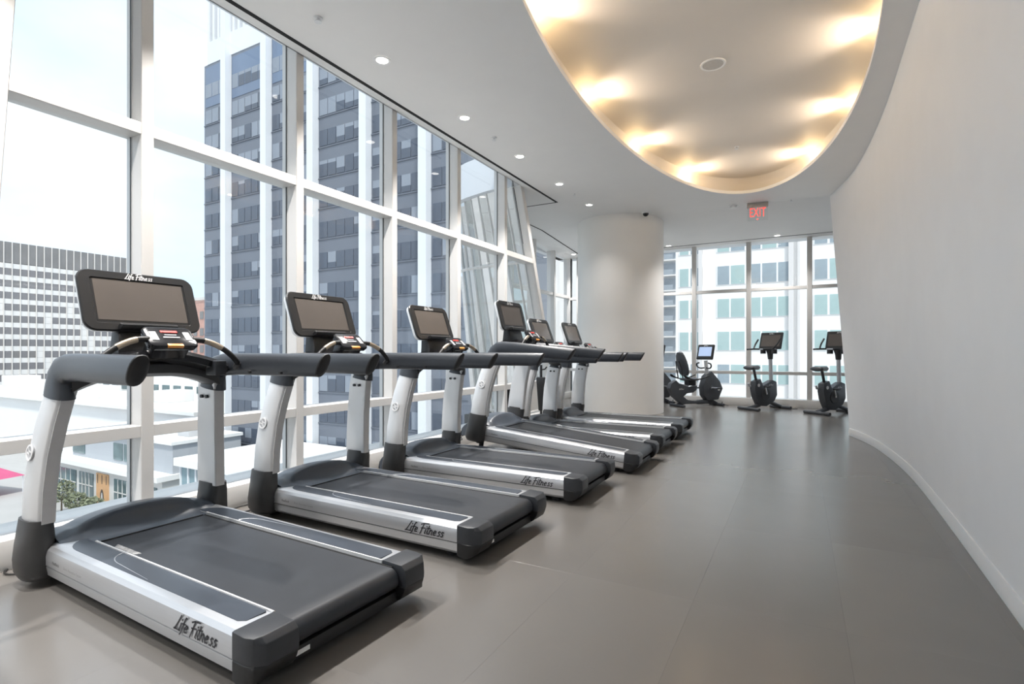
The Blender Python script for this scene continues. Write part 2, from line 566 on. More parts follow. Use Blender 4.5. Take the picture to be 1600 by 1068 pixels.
# roof slab over everything so that no daylight enters from above
RET = [(-4.05, 7.42), (-4.45, 7.50), (-4.9, 7.64), (-5.3, 7.82), (-5.6, 8.05)]
cl = MB().prism([(-4.12, -4.5), (3.4, -4.5), (3.4, 13.5), (-5.75, 13.5), (-5.75, 8.2)] + [(x - .1, y - .06) for x, y in RET[::-1]] + [(-4.12, 7.3)], 'xy', RZ + 0.05, RZ + 0.30)
cl.build('slab', 'tower_white', ceil)
MB().box(-4.12, -3.88, -4.5, 7.42, H + .139, RZ + .3).build('fascia', 'tower_white', ceil)
MB().box(-3.895, -3.885, -4.25, 7.42, H, H + .14).build('ceiling_lip', 'ceiling_paint', ceil)
fa = MB()
fa.loft([[(x, y, H - .001), (x - .12, y - .08, H - .001), (x - .12, y - .08, RZ + .3), (x, y, RZ + .3)] for x, y in RET])
fa.build('fascia', 'tower_white', ceil)
MB().box(-5.75, 3.4, 13.2, 13.5, LOW - .001, RZ + .3).build('fascia', 'tower_white', ceil)
MB().box(-5.75, -5.6, 8.05, 13.2, LOW, RZ + .3).build('fascia', 'tower_white', ceil)
# slot diffuser
sl = MB()
sl.box(-3.785, -3.745, -4.0, 8.57, H - 0.004, H + 0.002)
sl.box(-5.4, -3.785, 8.55, 8.57, H - 0.004, H + 0.002)
struct(sl.build('trim_1', 'slot_black'))
struct(MB().box(-4.9, 3.0, 12.74, 12.77, LOW - 0.004, LOW + 0.002).build('trim_2', 'slot_black'))
t3 = MB()
t3.loft([[(-4.93, y, z), (-4.90, y, z), (-4.90, y, z + .002), (-4.93, y, z + .002)] for y, z in ((9.4, H - .004), (EDGE_Y, H - .004), (12.45, LOW - .004), (12.75, LOW - .004))])
struct(t3.build('trim_3', 'slot_black'))

# ---- column
cxy = at(968, 641, 0.0)
COLX, COLY, COLR = -3.26, 10.66, 0.87
cm = MB()
cm.cyl((COLX, COLY), COLR, 0.0, H, n=72)
co_ = struct(cm.build('wall_column', 'column_paint', angle=50))
cb = MB()
cb.loft([[(COLX + (COLR + d) * math.cos(2 * math.pi * k / 72), COLY + (COLR + d) * math.sin(2 * math.pi * k / 72), z) for k in range(72)] for d, z in ((0.30, H - 0.004), (0.22, H - 0.05), (0.08, H - 0.10), (0.0, H - 0.16))], cap=False)

# ---- main window wall
HW = H + 0.14
GX = -4.03          # plane of the glass
FX = -3.90          # inner face of the mullions
ZT, ZB = 2.73, 0.68  # transoms
w1 = sroot('window_1')
def mullion(parent, x0, x1, yb, yt, wdt, z0, z1, mt='white_metal', name='mullion'):
    m = MB()
    m.loft([[(x0, yb - wdt / 2, z0), (x1, yb - wdt / 2, z0), (x1, yb + wdt / 2, z0), (x0, yb + wdt / 2, z0)],
            [(x0, yt - wdt / 2, z1), (x1, yt - wdt / 2, z1), (x1, yt + wdt / 2, z1), (x0, yt + wdt / 2, z1)]])
    return m.build(name, mt, parent, bevel=0.004, seg=1)
# (bottom y, top y) of every mullion
ML = [(-3.9, -3.9), (-2.55, -2.55), (-1.30, -1.30), (-0.05, -0.05), (1.06, 1.28), (1.965, 1.965), (3.215, 3.215), (4.465, 4.465), (5.715, 5.715), (6.965, 6.965), (8.95, 7.45)]
for i, (yb, yt) in enumerate(ML):
    wd = 0.08 if i != len(ML) - 1 else 0.11
    mo = mullion(w1, GX - 0.06, FX, yb, yt, wd, 0.12, HW)
    g = MB()
    for s in (-1, 1):
        g.loft([[(GX - 0.005, yb + s * wd / 2 - 0.004, 0.18), (GX + 0.005, yb + s * wd / 2 - 0.004, 0.18), (GX + 0.005, yb + s * (wd / 2 + 0.006), 0.18), (GX - 0.005, yb + s * (wd / 2 + 0.006), 0.18)],
                [(GX - 0.005, yt + s * wd / 2 - 0.004, HW), (GX + 0.005, yt + s * wd / 2 - 0.004, HW), (GX + 0.005, yt + s * (wd / 2 + 0.006), HW), (GX - 0.005, yt + s * (wd / 2 + 0.006), HW)]])
    g.build('gasket', 'gasket', mo)
def lerp_y(m, z):
    u = (z - 0.12) / (HW - 0.12)
    return m[0] * (1 - u) + m[1] * u
for a, b in zip(ML, ML[1:]):
    for z in (ZB, ZT):
        t = MB().box(GX - 0.06, FX - 0.004, lerp_y(a, z) + 0.038, lerp_y(b, z) - 0.038, z - 0.04, z + 0.04)
        tm = t.build('transom', 'white_metal', w1, bevel=0.003, seg=1)
    for z0, z1 in ((0.18, ZB - 0.04), (ZB + 0.04, ZT - 0.04), (ZT + 0.04, HW)):
        q = [(lerp_y(a, z0) + 0.03, z0 - 0.005), (lerp_y(b, z0) - 0.03, z0 - 0.005), (lerp_y(b, z1) - 0.03, z1 + 0.005), (lerp_y(a, z1) + 0.03, z1 + 0.005)]
        p = MB()
        p.add([(GX, y, z) for y, z in q], [(0, 1, 2, 3)])
        p.build('pane', 'window_glass', w1)
MB().box(GX - 0.25, FX + 0.03, -4.0, 8.98, 0.0, 0.17).build('sill', 'sill_metal', w1, bevel=0.006)
# ---- curved glass return at the end of the window wall
w2 = sroot('window_2')
rb = spline([(-4.05, 8.95), (-4.45, 8.86), (-4.9, 8.77), (-5.3, 8.70), (-5.6, 8.66)], 9)
rtp = spline(RET, 9)
def rpt(k, z):
    u = z / H
    return (rb[k][0] * (1 - u) + rtp[k][0] * u, rb[k][1] * (1 - u) + rtp[k][1] * u, z)
for k in range(9):
    MB().add([rpt(k, 0), rpt(k + 1, 0), rpt(k + 1, H), rpt(k, H)], [(0, 1, 2, 3)]).build('pane', 'facade_glass' if k % 2 else 'facade_glass_sky_tint', w2)
    if k < 8:
        MB().tube([rpt(k + 1, 0), rpt(k + 1, H)], 0.022, n=4, up=(0, 1, 0)).build('mullion', 'white_metal', w2)
for z in (0.1, 2.73):
    MB().tube([rpt(k, z) for k in range(10)], 0.03, n=4).build('transom', 'white_metal', w2)
# ---- far-left window run
w3 = sroot('window_3')
BX = -5.45
M3 = [8.72, 9.85, 10.95, 12.05, 13.12]
for y in M3:
    mullion(w3, BX - 0.1, BX + 0.10, y, y, 0.09, 0.1, H)
for a, b in zip(M3, M3[1:]):
    for z in (ZB, 2.66):
        MB().box(BX - 0.05, BX + 0.08, a + 0.04, b - 0.04, z - 0.035, z + 0.035).build('transom', 'white_metal', w3)
    for z0, z1 in ((0.15, ZB), (ZB, 2.66), (2.66, H)):
        MB().add([(BX, a, z0), (BX, b, z0), (BX, b, z1), (BX, a, z1)], [(0, 1, 2, 3)]).build('pane', 'window_glass', w3)
MB().box(BX - 0.2, BX + 0.12, 8.72, 13.15, 0, 0.15).build('sill', 'sill_metal', w3, bevel=0.005)
# ---- far window wall
w4 = sroot('window_4')
FY = 13.12
M4 = []
for px in (905, 995, 1085, 1170, 1265):
    th = YAW - math.atan((px - 800) / FPX)
    M4.append(-FY * math.tan(th))
M4 = [BX + 0.05] + [m for m in M4 if m > BX + 0.3] + [M4[-1] + 1.30, 3.05]
for x in M4:
    m = MB().box(x - 0.05, x + 0.05, FY - 0.07, FY + 0.1, 0.1, H)
    m.build('mullion', 'white_metal', w4, bevel=0.004, seg=1)
for a, b in zip(M4, M4[1:]):
    for z in (ZB + 0.06, 2.62):
        MB().box(a + 0.045, b - 0.045, FY - 0.06, FY + 0.06, z - 0.035, z + 0.035).build('transom', 'white_metal', w4, bevel=0.003, seg=1)
    for z0, z1 in ((0.17, ZB + 0.06), (ZB + 0.06, 2.62), (2.62, H)):
        MB().add([(a, FY, z0), (b, FY, z0), (b, FY, z1), (a, FY, z1)], [(0, 1, 2, 3)]).build('pane', 'window_glass', w4)
MB().box(BX, 3.05, FY - 0.10, FY + 0.2, 0, 0.17).build('sill', 'sill_metal', w4, bevel=0.006)

# ================================================================== CEILING FITTINGS
def downlight(x, y, z, label, group, watts):
    t = thing('downlight', label, 'ceiling light', (x, y, z), 0, group)
    m = MB()
    n = 28
    def ring(r, zz):
        return [(r * math.cos(2 * math.pi * k / n), r * math.sin(2 * math.pi * k / n), zz) for k in range(n)]
    m.loft([ring(0.078, -0.001), ring(0.076, -0.006), ring(0.058, -0.007), ring(0.052, -0.002)], cap=False)
    m.build('trim_ring', 'lamp_trim', t, angle=60)
    MB().cyl((0, 0), 0.056, -0.003, -0.001, n=24).build('lens', 'lamp_glow', t)
    lamp('bulb', t, 'SPOT', (0, 0, -0.02), watts, (1.0, 0.965, 0.93), (0, 0, -1), 0.05, R(104), 0.8)
    return t
for k in range(-5, 5):
    downlight(-3.32, 3.63 + 1.34 * k, H, 'small round recessed downlight in the row above the treadmills', 'downlights along the window slot', DOWN_W * (.15 if k == 4 else (.6 if k == 3 else 1)))
downlight(*at(1112, 329, H), H, 'small round downlight in the ceiling near the exit sign', None, DOWN_W * 0.6)
for px, py, lb_ in ((1045, 384, 'small round downlight above the far windows, close to the column'), (1215, 369, 'small round downlight above the far windows, over the upright bike')):
    x, y = at(px, py, LOW)
    downlight(x, 12.60, LOW, lb_, 'downlights above the far windows', DOWN_W * 0.5)
downlight(-5.05, 12.55, LOW, 'small round downlight in the window corner behind the column', None, DOWN_W * 0.5)
# cove lamps on the ledge of the oval recess
for k, y in enumerate((2.4, 4.1, 5.72, 7.35, 8.85)):
    for s in (-1, 1):
        u = math.sqrt(max(0, 1 - ((y - OY) / (OB + 0.10)) ** 2))
        x = OX + s * (OA + 0.10) * u
        t = thing('cove_lamp', 'warm lamp hidden on the ledge of the oval ceiling recess', 'lamp', (x, y, H + 0.012), 0, 'lamps around the ceiling recess')
        MB().box(-0.035, 0.035, -0.06, 0.06, 0, 0.045).build('housing', 'lamp_trim', t, bevel=0.006)
        MB().box(-0.028, 0.028, -0.05, 0.05, 0.0455, 0.050).build('lens', 'cove_glow', t)
        lamp('glow', t, 'POINT', (0, 0, 0.075), COVE_W * .11, (1.0, 0.70, 0.36), None, 0.03)
        lamp('bulb', t, 'SPOT', (0, 0, 0.06), COVE_W * .7, (1.0, 0.83, 0.67), (-s * 1.0, 0.0, 0.46), 0.03, R(95), 0.9)
# speaker, sprinklers, smoke detectors
x, y = at(1114, 100, RZ)
sp = thing('ceiling_speaker', 'round flush speaker in the oval ceiling recess', 'speaker', (x, y, RZ))
m = MB(); n = 36
m.loft([[(r * math.cos(2 * math.pi * k / n), r * math.sin(2 * math.pi * k / n), z) for k in range(n)] for r, z in ((0.125, -0.001), (0.122, -0.010), (0.105, -0.012), (0.10, -0.006))], cap=False)
m.build('rim', 'lamp_trim', sp)
MB().cyl((0, 0), 0.102, -0.0075, -0.002, n=36).build('grille', 'speaker_mesh', sp)
def sprinkler(x, y, z, label, group=None):
    t = thing('sprinkler', label, 'sprinkler', (x, y, z), 0, group)
    MB().cyl((0, 0), 0.035, -0.004, -0.0005, n=20).build('escutcheon', 'lamp_trim', t)
    MB().cyl((0, 0), 0.012, -0.030, -0.004, n=12).build('stem', 'chrome', t)
    MB().cyl((0, 0), 0.028, -0.034, -0.030, n=16).build('deflector', 'silver_light', t)
for px, py in ((497, 28), (772, 215), (898, 302)):
    sprinkler(*at(px, py, H), H, 'small sprinkler head between the downlights of the window row', 'sprinklers of the window row')
sprinkler(*at(1151, 229, RZ), RZ, 'small sprinkler head in the oval ceiling recess')
sprinkler(-0.12, 10.36, H, 'small sprinkler head beside the exit sign')
sm = thing('smoke_detector', 'flat white smoke detector in the ceiling beside the exit sign', 'smoke detector', (-1.05, 10.30, H))
MB().cyl((0, 0), 0.07, -0.012, -0.0005, n=24).build('base', 'lamp_trim', sm)
MB().cyl((0, 0), 0.055, -0.04, -0.012, n=24, r2=0.06).build('cap', 'lamp_trim', sm)
# security camera over the column
sc_ = thing('security_camera', 'small dome security camera on the ceiling at the column', 'camera', (*at(1009, 331, H), H))
MB().cyl((0, 0), 0.075, -0.03, -0.0005, n=28).build('mount', 'lamp_trim', sc_)
m = MB(); n = 20
m.loft([[(0.055 * math.cos(a) * math.cos(2 * math.pi * k / n), 0.055 * math.cos(a) * math.sin(2 * math.pi * k / n), -0.03 - 0.055 * math.sin(a)) for k in range(n)] for a in (0, .3, .6, .9, 1.2, 1.5)])
m.build('dome', 'gloss_black', sc_)
# exit sign
ex, ey = at(1184, 318, H)
es = thing('exit_sign', 'red letter exit sign hanging from a grey ceiling box', 'exit sign', (ex, 10.30, H), R(8))
MB().box(-0.17, 0.17, -0.035, 0.035, -0.085, -0.0005).build('housing', 'exit_box', es, bevel=0.006)
pn = MB().box(-0.165, 0.165, -0.006, 0.006, -0.315, -0.086).build('panel', 'sign_glass', es)
text_obj('lettering', 'EXIT', 0.245, 'exit_red', es, face_M((0, -0.0075, -0.178), (1, 0, 0), (0, 0, 1)) @ Matrix.Diagonal((0.50, 0.92, 1, 1)), spacing=1.08)
MB().add([(-0.02, -0.0075, -0.285), (0.02, -0.0075, -0.285), (0, -0.0075, -0.308)], [(0, 2, 1)]).build('arrow', 'exit_red', es)

# ================================================================== TREADMILLS
def build_treadmill():
    """local x runs from the rear tip (0) forward, y across, z up"""
    T = thing('treadmill', '', 'treadmill')
    # frame under the belt
    fr = MB()
    fr.box(0.10, 1.75, -0.29, 0.29, 0.055, 0.15)
    fr.build('frame', 'black', T, bevel=0.008)
    # belt round the rear roller
    r = 0.052
    prof = [(1.72, 0.205), (0.9, 0.205), (0.12, 0.205)]
    for a in range(80, -181, -20):
        prof.append((0.085 + r * math.cos(R(180 - a)) * 1.0 if False else 0.085 - r * math.cos(R(a)), 0.153 + r * math.sin(R(a))))
    prof = [(1.72, 0.205), (0.9, 0.205), (0.13, 0.205)] + [(0.085 - r * math.sin(R(a)), 0.153 + r * math.cos(R(a))) for a in range(10, 171, 16)] + [(0.20, 0.101), (0.20, 0.115), (1.72, 0.115)]
    b = MB()
    b.prism(prof, 'xz', -0.275, 0.275)
    be = b.build('belt', 'belt', T, angle=30)
    pr = MB()
    pr.add([(1.28, 0.235, 0.2056), (1.53, 0.235, 0.2056), (1.50, 0.262, 0.2056), (1.30, 0.262, 0.2056)], [(0, 1, 2, 3)])
    pr.build('print', 'belt_print', be, recalc=False)
    # side rails
    for s in (1, -1):
        sec = [(0.292, 0.06), (0.425, 0.046), (0.445, 0.066), (0.4535, 0.108), (0.4535, 0.113), (0.449, 0.115), (0.449, 0.119), (0.456, 0.121), (0.4565, 0.165), (0.449, 0.196), (0.434, 0.213), (0.405, 0.2205), (0.292, 0.216)]
        m = MB()
        m.loft([[(x, s * y, z) for y, z in sec] for x in (0.145, 0.6, 1.1, 1.80)])
        rail = m.build('side_rail', 'silver', T, angle=22)
        # dark groove line
        g = MB().box(0.145, 1.80, s * 0.4485 - 0.0012, s * 0.4485 + 0.0012, 0.1148, 0.1194)
        g.build('groove', 'print_dark', rail)
        # step pad with its rounded front outer corner, arc line and bright inner strip
        pp = [(0.175, 0.305), (0.185, 0.298), (1.70, 0.298)]
        for a in range(0, 91, 15):
            pp.append((1.56 + 0.17 * math.cos(R(a)), 0.300 + 0.105 * math.sin(R(a))))
        pp += [(0.20, 0.405), (0.175, 0.385)]
        q = MB()
        q.prism([(x, s * y) for x, y in pp], 'xy', 0.2135, 0.2212)
        pad = q.build('step_pad', 'pad_blue', rail, bevel=0.0015, seg=1)
        al = MB()
        al.tube([(1.32 - 0.14 * (1 - math.cos(R(a))), s * (0.300 + 0.075 * math.sin(R(a))), 0.2213) for a in range(0, 91, 10)] + [(1.18 - 0.1 * k, s * (0.375 + .006 * k), 0.2213) for k in range(1, 4)], [0.0022] * 10 + [0.0018, 0.0012, 0.0006], n=5)
        al.build('accent_line', 'silver', rail)
        st = MB().box(0.15, 1.64, s * 0.290 - 0.004, s * 0.290 + 0.004, 0.19, 0.2225)
        st.build('inner_strip', 'silver_light', rail)
        MB().box(0.08, 1.72, s * 0.2805 - 0.006, s * 0.2805 + 0.006, 0.16, 0.206).build('gap_strip', 'slot_black', rail)
        # rear end cap, two tones
        def cap(prof2, x_in):
            return [[(x, s * 0.288, z) for x, z in prof2], [(x, s * 0.42, z) for x, z in prof2], [(max(x, 0.035) if x < 0.1 else x, s * 0.448, z) for x, z in prof2], [(max(x, 0.075) if x < 0.14 else x, s * 0.4585, z * 0.985 + 0.001) for x, z in prof2]]
        up = [(0.148, 0.2225), (0.03, 0.219), (0.004, 0.198), (0.0, 0.145), (0.002, 0.121), (0.148, 0.121)]
        lo = [(0.148, 0.120), (0.003, 0.120), (0.012, 0.095), (0.035, 0.06), (0.07, 0.038), (0.11, 0.034), (0.148, 0.045)]
        ca = MB(); ca.loft(cap(up, 0)).build('end_cap', 'charcoal', T, bevel=0.004, seg=2, angle=40)
        ca = MB(); ca.loft(cap(lo, 0)).build('lower_cap', 'black', T, bevel=0.003, seg=1, angle=40)
        # feet
        MB().cyl((0.26, s * 0.33), 0.045, 0.0, 0.06, n=16).build('foot', 'black', T)
        MB().cyl((1.90, s * 0.36), 0.04, 0.0, 0.07, n=16).build('foot', 'black', T)
        # lettering on the outer face
        xa = (-1, 0, 0) if s > 0 else (1, 0, 0)
        obj('logo', script_mesh('Life Fitness', 0.029, 'print_dark', face_M((0.385, s * 0.4582, 0.157), xa, (0, s * -0.10, 1)) @ Matrix.Diagonal((1.18, 1, 1, 1))), rail)
        text_obj('lettering', 'FlexDeck', 0.021, 'print_dark', rail, face_M((1.65, s * 0.4578, 0.150), xa, (0, s * -0.05, 1)))
        text_obj('lettering', 'Shock Absorption System', 0.019, 'print_grey', rail, face_M((1.46, s * 0.4578, 0.150), xa, (0, s * -0.05, 1)))
        # collar at the foot of the upright
        def ov(cx, cy, z, a, bb_, n=28):
            return [(cx + a * math.copysign(abs(math.cos(t)) ** .8, math.cos(t)), s * cy + bb_ * math.copysign(abs(math.sin(t)) ** .8, math.sin(t)), z) for t in [2 * math.pi * k / n for k in range(n)]]
        c = MB()
        c.loft([ov(1.90, .44, .030, .07, .04), ov(1.90, .452, .040, .105, .066), ov(1.90, .458, .075, .122, .078), ov(1.895, .462, .14, .123, .080), ov(1.888, .464, .22, .113, .074), ov(1.880, .464, .30, .116, .064), ov(1.877, .463, .352, .1135, .058)])
        col = c.build('collar', 'collar_grey', T, angle=60)
        # slanted dark ring where the rail meets the collar
        m = MB()
        m.cyl((s * 0.395, 0.135), 0.088, 1.795, 1.825, n=24, axis='x', r2=0.086)
        m.build('rail_ring', 'collar_grey', T)
        # upright
        zs = [(0.335, 1.876, .463), (0.50, 1.868, .459), (0.68, 1.848, .446), (0.84, 1.815, .428), (0.98, 1.778, .408), (1.03, 1.762, .400)]
        def psec(x, y, z, a, bq):
            # outer side rounded, inner side flat
            pts = [(-a, -bq), (-a * .4, -bq), (a * .5, -bq), (a, -bq * .95), (a * 1.02, 0), (a * .9, bq * .5), (a * .5, bq * .92), (0, bq * 1.05), (-a * .5, bq * .95), (-a * .88, bq * .55), (-a * 1.0, 0)]
            return [(x + p, s * (y + w), z) for p, w in pts]
        p = MB()
        p.loft([psec(x, y, z, .107 - .016 * i / 5, .047) for i, (z, x, y) in enumerate(zs)])
        up_ = p.build('upright', 'silver_light', T, bevel=0.004, seg=2, angle=30)
        tr = MB()
        tr.loft([[(x - .1075 + .016 * i / 5, s * (y - .042), z), (x - .1075 + .016 * i / 5, s * (y + .014), z), (x - .1125 + .016 * i / 5, s * (y + .014), z), (x - .1125 + .016 * i / 5, s * (y - .042), z)] for i, (z, x, y) in enumerate(zs)])
        tr.build('edge_trim', 'trim_grey', up_)
        # badge on the outer face
        bx, bz, by = 1.848, 0.70, 0.4445 + 0.0500
        M = Matrix.Translation((bx, s * by, bz)) @ Matrix.Rotation(s * R(7), 4, 'X')
        bd = MB().cyl((0, 0), 0.041, -0.002 * s, 0.0035 * s, n=28, axis='y')
        bo = bd.build('badge', 'grey_key', up_, xf=M)
        bs = MB()
        bs.loft([[((rr) * math.cos(2 * math.pi * k / 28), yy * s, rr * math.sin(2 * math.pi * k / 28)) for k in range(28)] for rr, yy in ((.041, .0035), (.041, .006), (.032, .006), (.032, .0035))], cap=False)
        for (p0, p1) in (((-.014, -.027), (.014, .029)), ((-.026, .002), (.008, .012)), ((-.006, -.008), (.027, .000))):
            dx, dz = p1[0] - p0[0], p1[1] - p0[1]
            L = math.hypot(dx, dz)
            nx_, nz_ = -dz / L * .0042, dx / L * .0042
            bs.add([(p0[0] + nx_, .0058 * s, p0[1] + nz_), (p0[0] - nx_, .0058 * s, p0[1] - nz_), (p1[0] - nx_, .0058 * s, p1[1] - nz_), (p1[0] + nx_, .0058 * s, p1[1] + nz_)], [(0, 1, 2, 3)])
        bs.build('emblem', 'print_white', up_, xf=M)
        for bxx in (1.765, 1.822):
            MB().cyl((bxx, 0.930), 0.0115, s * 0.353, s * 0.372, n=14, axis='y').build('bolt', 'black', up_)
        # handrail: sleeve bends into the level arm
        path = [(1.765, s * .402, 0.985), (1.757, s * .402, 1.035), (1.742, s * .403, 1.085), (1.705, s * .405, 1.122), (1.64, s * .408, 1.138), (1.50, s * .420, 1.142), (1.25, s * .445, 1.142), (1.0, s * .462, 1.141), (0.79, s * .472, 1.140)]
        rad = [.104, .099, .089, .077, .071, .069, .068, .067, .066]
        rings = []
        P = [Vector(q_) for q_ in path]
        for i, pt in enumerate(P):
            t = (P[min(i + 1, len(P) - 1)] - P[max(i - 1, 0)]).normalized()
            w = Vector((0, 1, 0)); w = (w - t * w.dot(t)).normalized()
            u = t.cross(w)
            hw = .057 - .019 * min(1, i / 5)
            ring = []
            for k in range(22):
                a = 2 * math.pi * k / 22
                ca_, sa_ = math.cos(a), math.sin(a)
                v = pt + u * (rad[i] * math.copysign(abs(ca_) ** .85, ca_)) + w * (hw * math.copysign(abs(sa_) ** .85, sa_))
                if i == len(P) - 1:
                    v = v + Vector((-(v.z - pt.z) * 0.55, 0, 0))
                ring.append(v)
            rings.append(ring)
        h = MB(); h.loft(rings)
        hr = h.build('handrail', 'rail_grey', T, angle=50)
        e = MB()
        last = rings[-1]
        cen = sum(last, Vector()) / len(last)
        e.loft([[cen + (v - cen) * f + Vector((dx, 0, 0)) for v in last] for f, dx in ((1.012, .006), (1.012, -.002), (.96, -.007), (.6, -.010), (.05, -.011))])
        e.build('rail_tip', 'black', hr, angle=60)
        for bx_ in (1.62, 1.35, 1.08):
            MB().cyl((bx_, 1.095), 0.009, s * (0.36 + (1.62 - bx_) * .075), s * (0.375 + (1.62 - bx_) * .075), n=12, axis='y').build('bolt', 'black', hr)
        # mounting block below the console wing
        MB().box(1.50, 1.61, s * .30 - .035, s * .30 + .035, 1.075, 1.165).build('cup_holder', 'charcoal', T, bevel=0.008)
    # motor hood with the scooped rear face
    pts = []
    xs = [i / 26 for i in range(27)]
    for j in range(41):
        y = -0.405 + 0.81 * j / 40
        ay = abs(y)
        row = []
        sh = min(1, max(0, (ay - 0.268) / 0.055))
        sh = sh * sh * (3 - 2 * sh)
        zr = (0.330 - 0.10 * (ay / 0.405) ** 2.4) * 1.0
        zsh = 0.262 - 0.02 * max(0, (ay - .35) / .055)
        for u in xs:
            x = 1.645 + (2.13 - 1.645) * u
            rear = 1.650
            # centre: scoop to the ridge, then a dome to the nose
            if x < rear:
                zc = 0.208
            elif x < 1.80:
                t = (x - rear) / (1.80 - rear)
                zc = 0.208 + (zr - 0.208) * (t ** 2.2)
            else:
                t = (x - 1.80) / (2.13 - 1.80)
                zc = zr * (1 - 0.12 * t - 0.38 * t ** 5)
            t2 = min(1, max(0, (x - 1.715) / .13))
            zs_ = 0.206 + (zsh - 0.206) * math.sin(t2 * math.pi / 2) if x < 1.85 else zsh * (1 - .08 * (x - 1.85) / .28 - .36 * ((x - 1.85) / .28) ** 5)
            row.append((x, y, zc * (1 - sh) + zs_ * sh))
        pts.append(row)
    hd = MB()
    hd.grid(pts)
    # nose, sides and rear skirt
    n_ = len(pts[0])
    hd.grid([[r_[-1] for r_ in pts], [(r_[-1][0] + .012, r_[-1][1], r_[-1][2] * .6) for r_ in pts], [(r_[-1][0], r_[-1][1], .05) for r_ in pts]])
    for r_ in (pts[0], pts[-1]):
        hd.grid([r_, [(p_[0], p_[1], .06) for p_ in r_]])
    hd.grid([[r_[0] for r_ in pts], [(r_[0][0], r_[0][1], .16) for r_ in pts]])
    hd.build('motor_hood', 'hood_grey', T, angle=50)
    MB().tube([(1.645, y, 0.2065) for y in [-.27 + .54 * k / 12 for k in range(13)]], 0.005, n=6).build('belt_gap', 'slot_black', T)
    # rear cross member with the sticker
    MB().box(0.055, 0.10, -0.29, 0.29, 0.045, 0.095).build('cross_member', 'black', T, bevel=0.006)
    MB().box(0.0535, 0.0550, 0.20, 0.262, 0.062, 0.080).build('sticker', 'sticker', T)
    MB().box(0.30, 0.40, -0.18, 0.18, 0.03, 0.06).build('skid', 'black', T, bevel=0.006)
    # console beam: arched loft across
    bm2 = MB()
    rings = []
    for k in range(21):
        y = -0.385 + 0.77 * k / 20
        q = (y / 0.385) ** 2
        top = 1.165 - 0.02 * q
        bot = 1.075 - 0.085 * q ** 1.5
        rings.append([(1.66, y, bot + .02), (1.66, y, top - .02), (1.69, y, top), (1.80, y, top), (1.83, y, top - .03), (1.83, y, bot + .02), (1.79, y, bot), (1.70, y, bot)])
    bm2.loft(rings)
    bm2.build('console_beam', 'collar_grey', T, angle=40)
    # dashboard wings, glossy, falling towards both handrails
    wg = MB()
    rings = []
    for k in range(25):
        y = -0.37 + 0.74 * k / 24
        q = abs(y / 0.37)
        zc = 1.222 - 0.085 * q ** 1.6
        xf_ = 1.52 + 0.03 * q
        rings.append([(xf_, y, zc - .045), (xf_ - .012, y, zc - .01), (xf_ + .01, y, zc + .012), (1.63, y, zc + .005), (1.78, y, zc + .022), (1.80, y, zc - .02), (1.72, y, zc - .075)])
    wg.loft(rings)
    wg.build('dashboard', 'gloss_black', T, angle=40)
    # neck and display
    nk = MB()
    nk.loft([[(1.70, -w, z0), (1.70 + d0, -w, z0), (1.70 + d0, w, z0), (1.70, w, z0)] for w, z0, d0 in ((.17, 1.15, .11), (.16, 1.25, .11))] + [[(1.735, -.15, 1.34), (1.815, -.15, 1.33), (1.815, .15, 1.33), (1.735, .15, 1.34)], [(1.80, -.14, 1.44), (1.845, -.14, 1.43), (1.845, .14, 1.43), (1.80, .14, 1.44)]])
    nk.build('neck', 'black', T, bevel=0.01)
    DT = R(20)
    DM = Matrix.Translation((1.80, 0, 1.505)) @ Matrix.Rotation(DT, 4, 'Y') @ Matrix.Rotation(R(-90), 4, 'Z') @ Matrix.Rotation(R(90), 4, 'X')
    # in display space: x to the runner's right, y up, z towards the runner
    def rrect(w, hh, rc, z, n=6, pinch=0.0):
        o = []
        for cx, cy, a0 in ((w / 2 - rc, hh / 2 - rc, 0), (-w / 2 + rc, hh / 2 - rc, 90), (-w / 2 + rc, -hh / 2 + rc, 180), (w / 2 - rc, -hh / 2 + rc, 270)):
            for k in range(n + 1):
                a = R(a0 + 90 * k / n)
                px_, py_ = cx + rc * math.cos(a), cy + rc * math.sin(a)
                py_ += 0.012 * (1 - (2 * px_ / w) ** 2) * (1 if py_ > 0 else -.3)
                o.append((px_, py_, z))
        return o
    ds = MB()
    ds.loft([rrect(.56, .31, .05, -.045), rrect(.60, .345, .055, -.035), rrect(.612, .358, .06, -.012), rrect(.612, .358, .06, -.004)])
    dso = ds.build('display_shell', 'silver_light', T, xf=DM, angle=40)
    db = MB()
    db.loft([rrect(.615, .361, .06, -.006), rrect(.618, .364, .06, .006), rrect(.606, .352, .056, .014), rrect(.50, .275, .012, .014), rrect(.494, .269, .010, .009)])
    dbo = db.build('display', 'bezel', T, xf=DM, angle=30)
    scn = MB()
    scn.add([(-.236, -.118, .0105), (.236, -.118, .0105), (.236, .128, .0105), (-.236, .128, .0105)], [(0, 1, 2, 3)])
    scn.build('screen', 'screen', dbo, xf=DM, recalc=False)
    obj('logo', script_mesh('Life Fitness', 0.0175, 'print_white', DM @ Matrix.Translation((0.0, .157, .0150))), dbo)
    lp = MB()
    lp.loft([[(x_, y_, z_) for y_, z_ in ((-.178, .012), (-.150, .013), (-.146, .045), (-.160, .060), (-.182, .05))] for x_ in (-.15, -.14, 0, .14, .15)])
    lp.build('reading_ledge', 'bezel', dbo, xf=DM, bevel=.004, seg=1)
    # control pod
    PM = Matrix.Translation((1.478, 0, 1.302)) @ Matrix.Rotation(R(47), 4, 'Y') @ Matrix.Rotation(R(-90), 4, 'Z') @ Matrix.Rotation(R(90), 4, 'X')
    pd = MB()
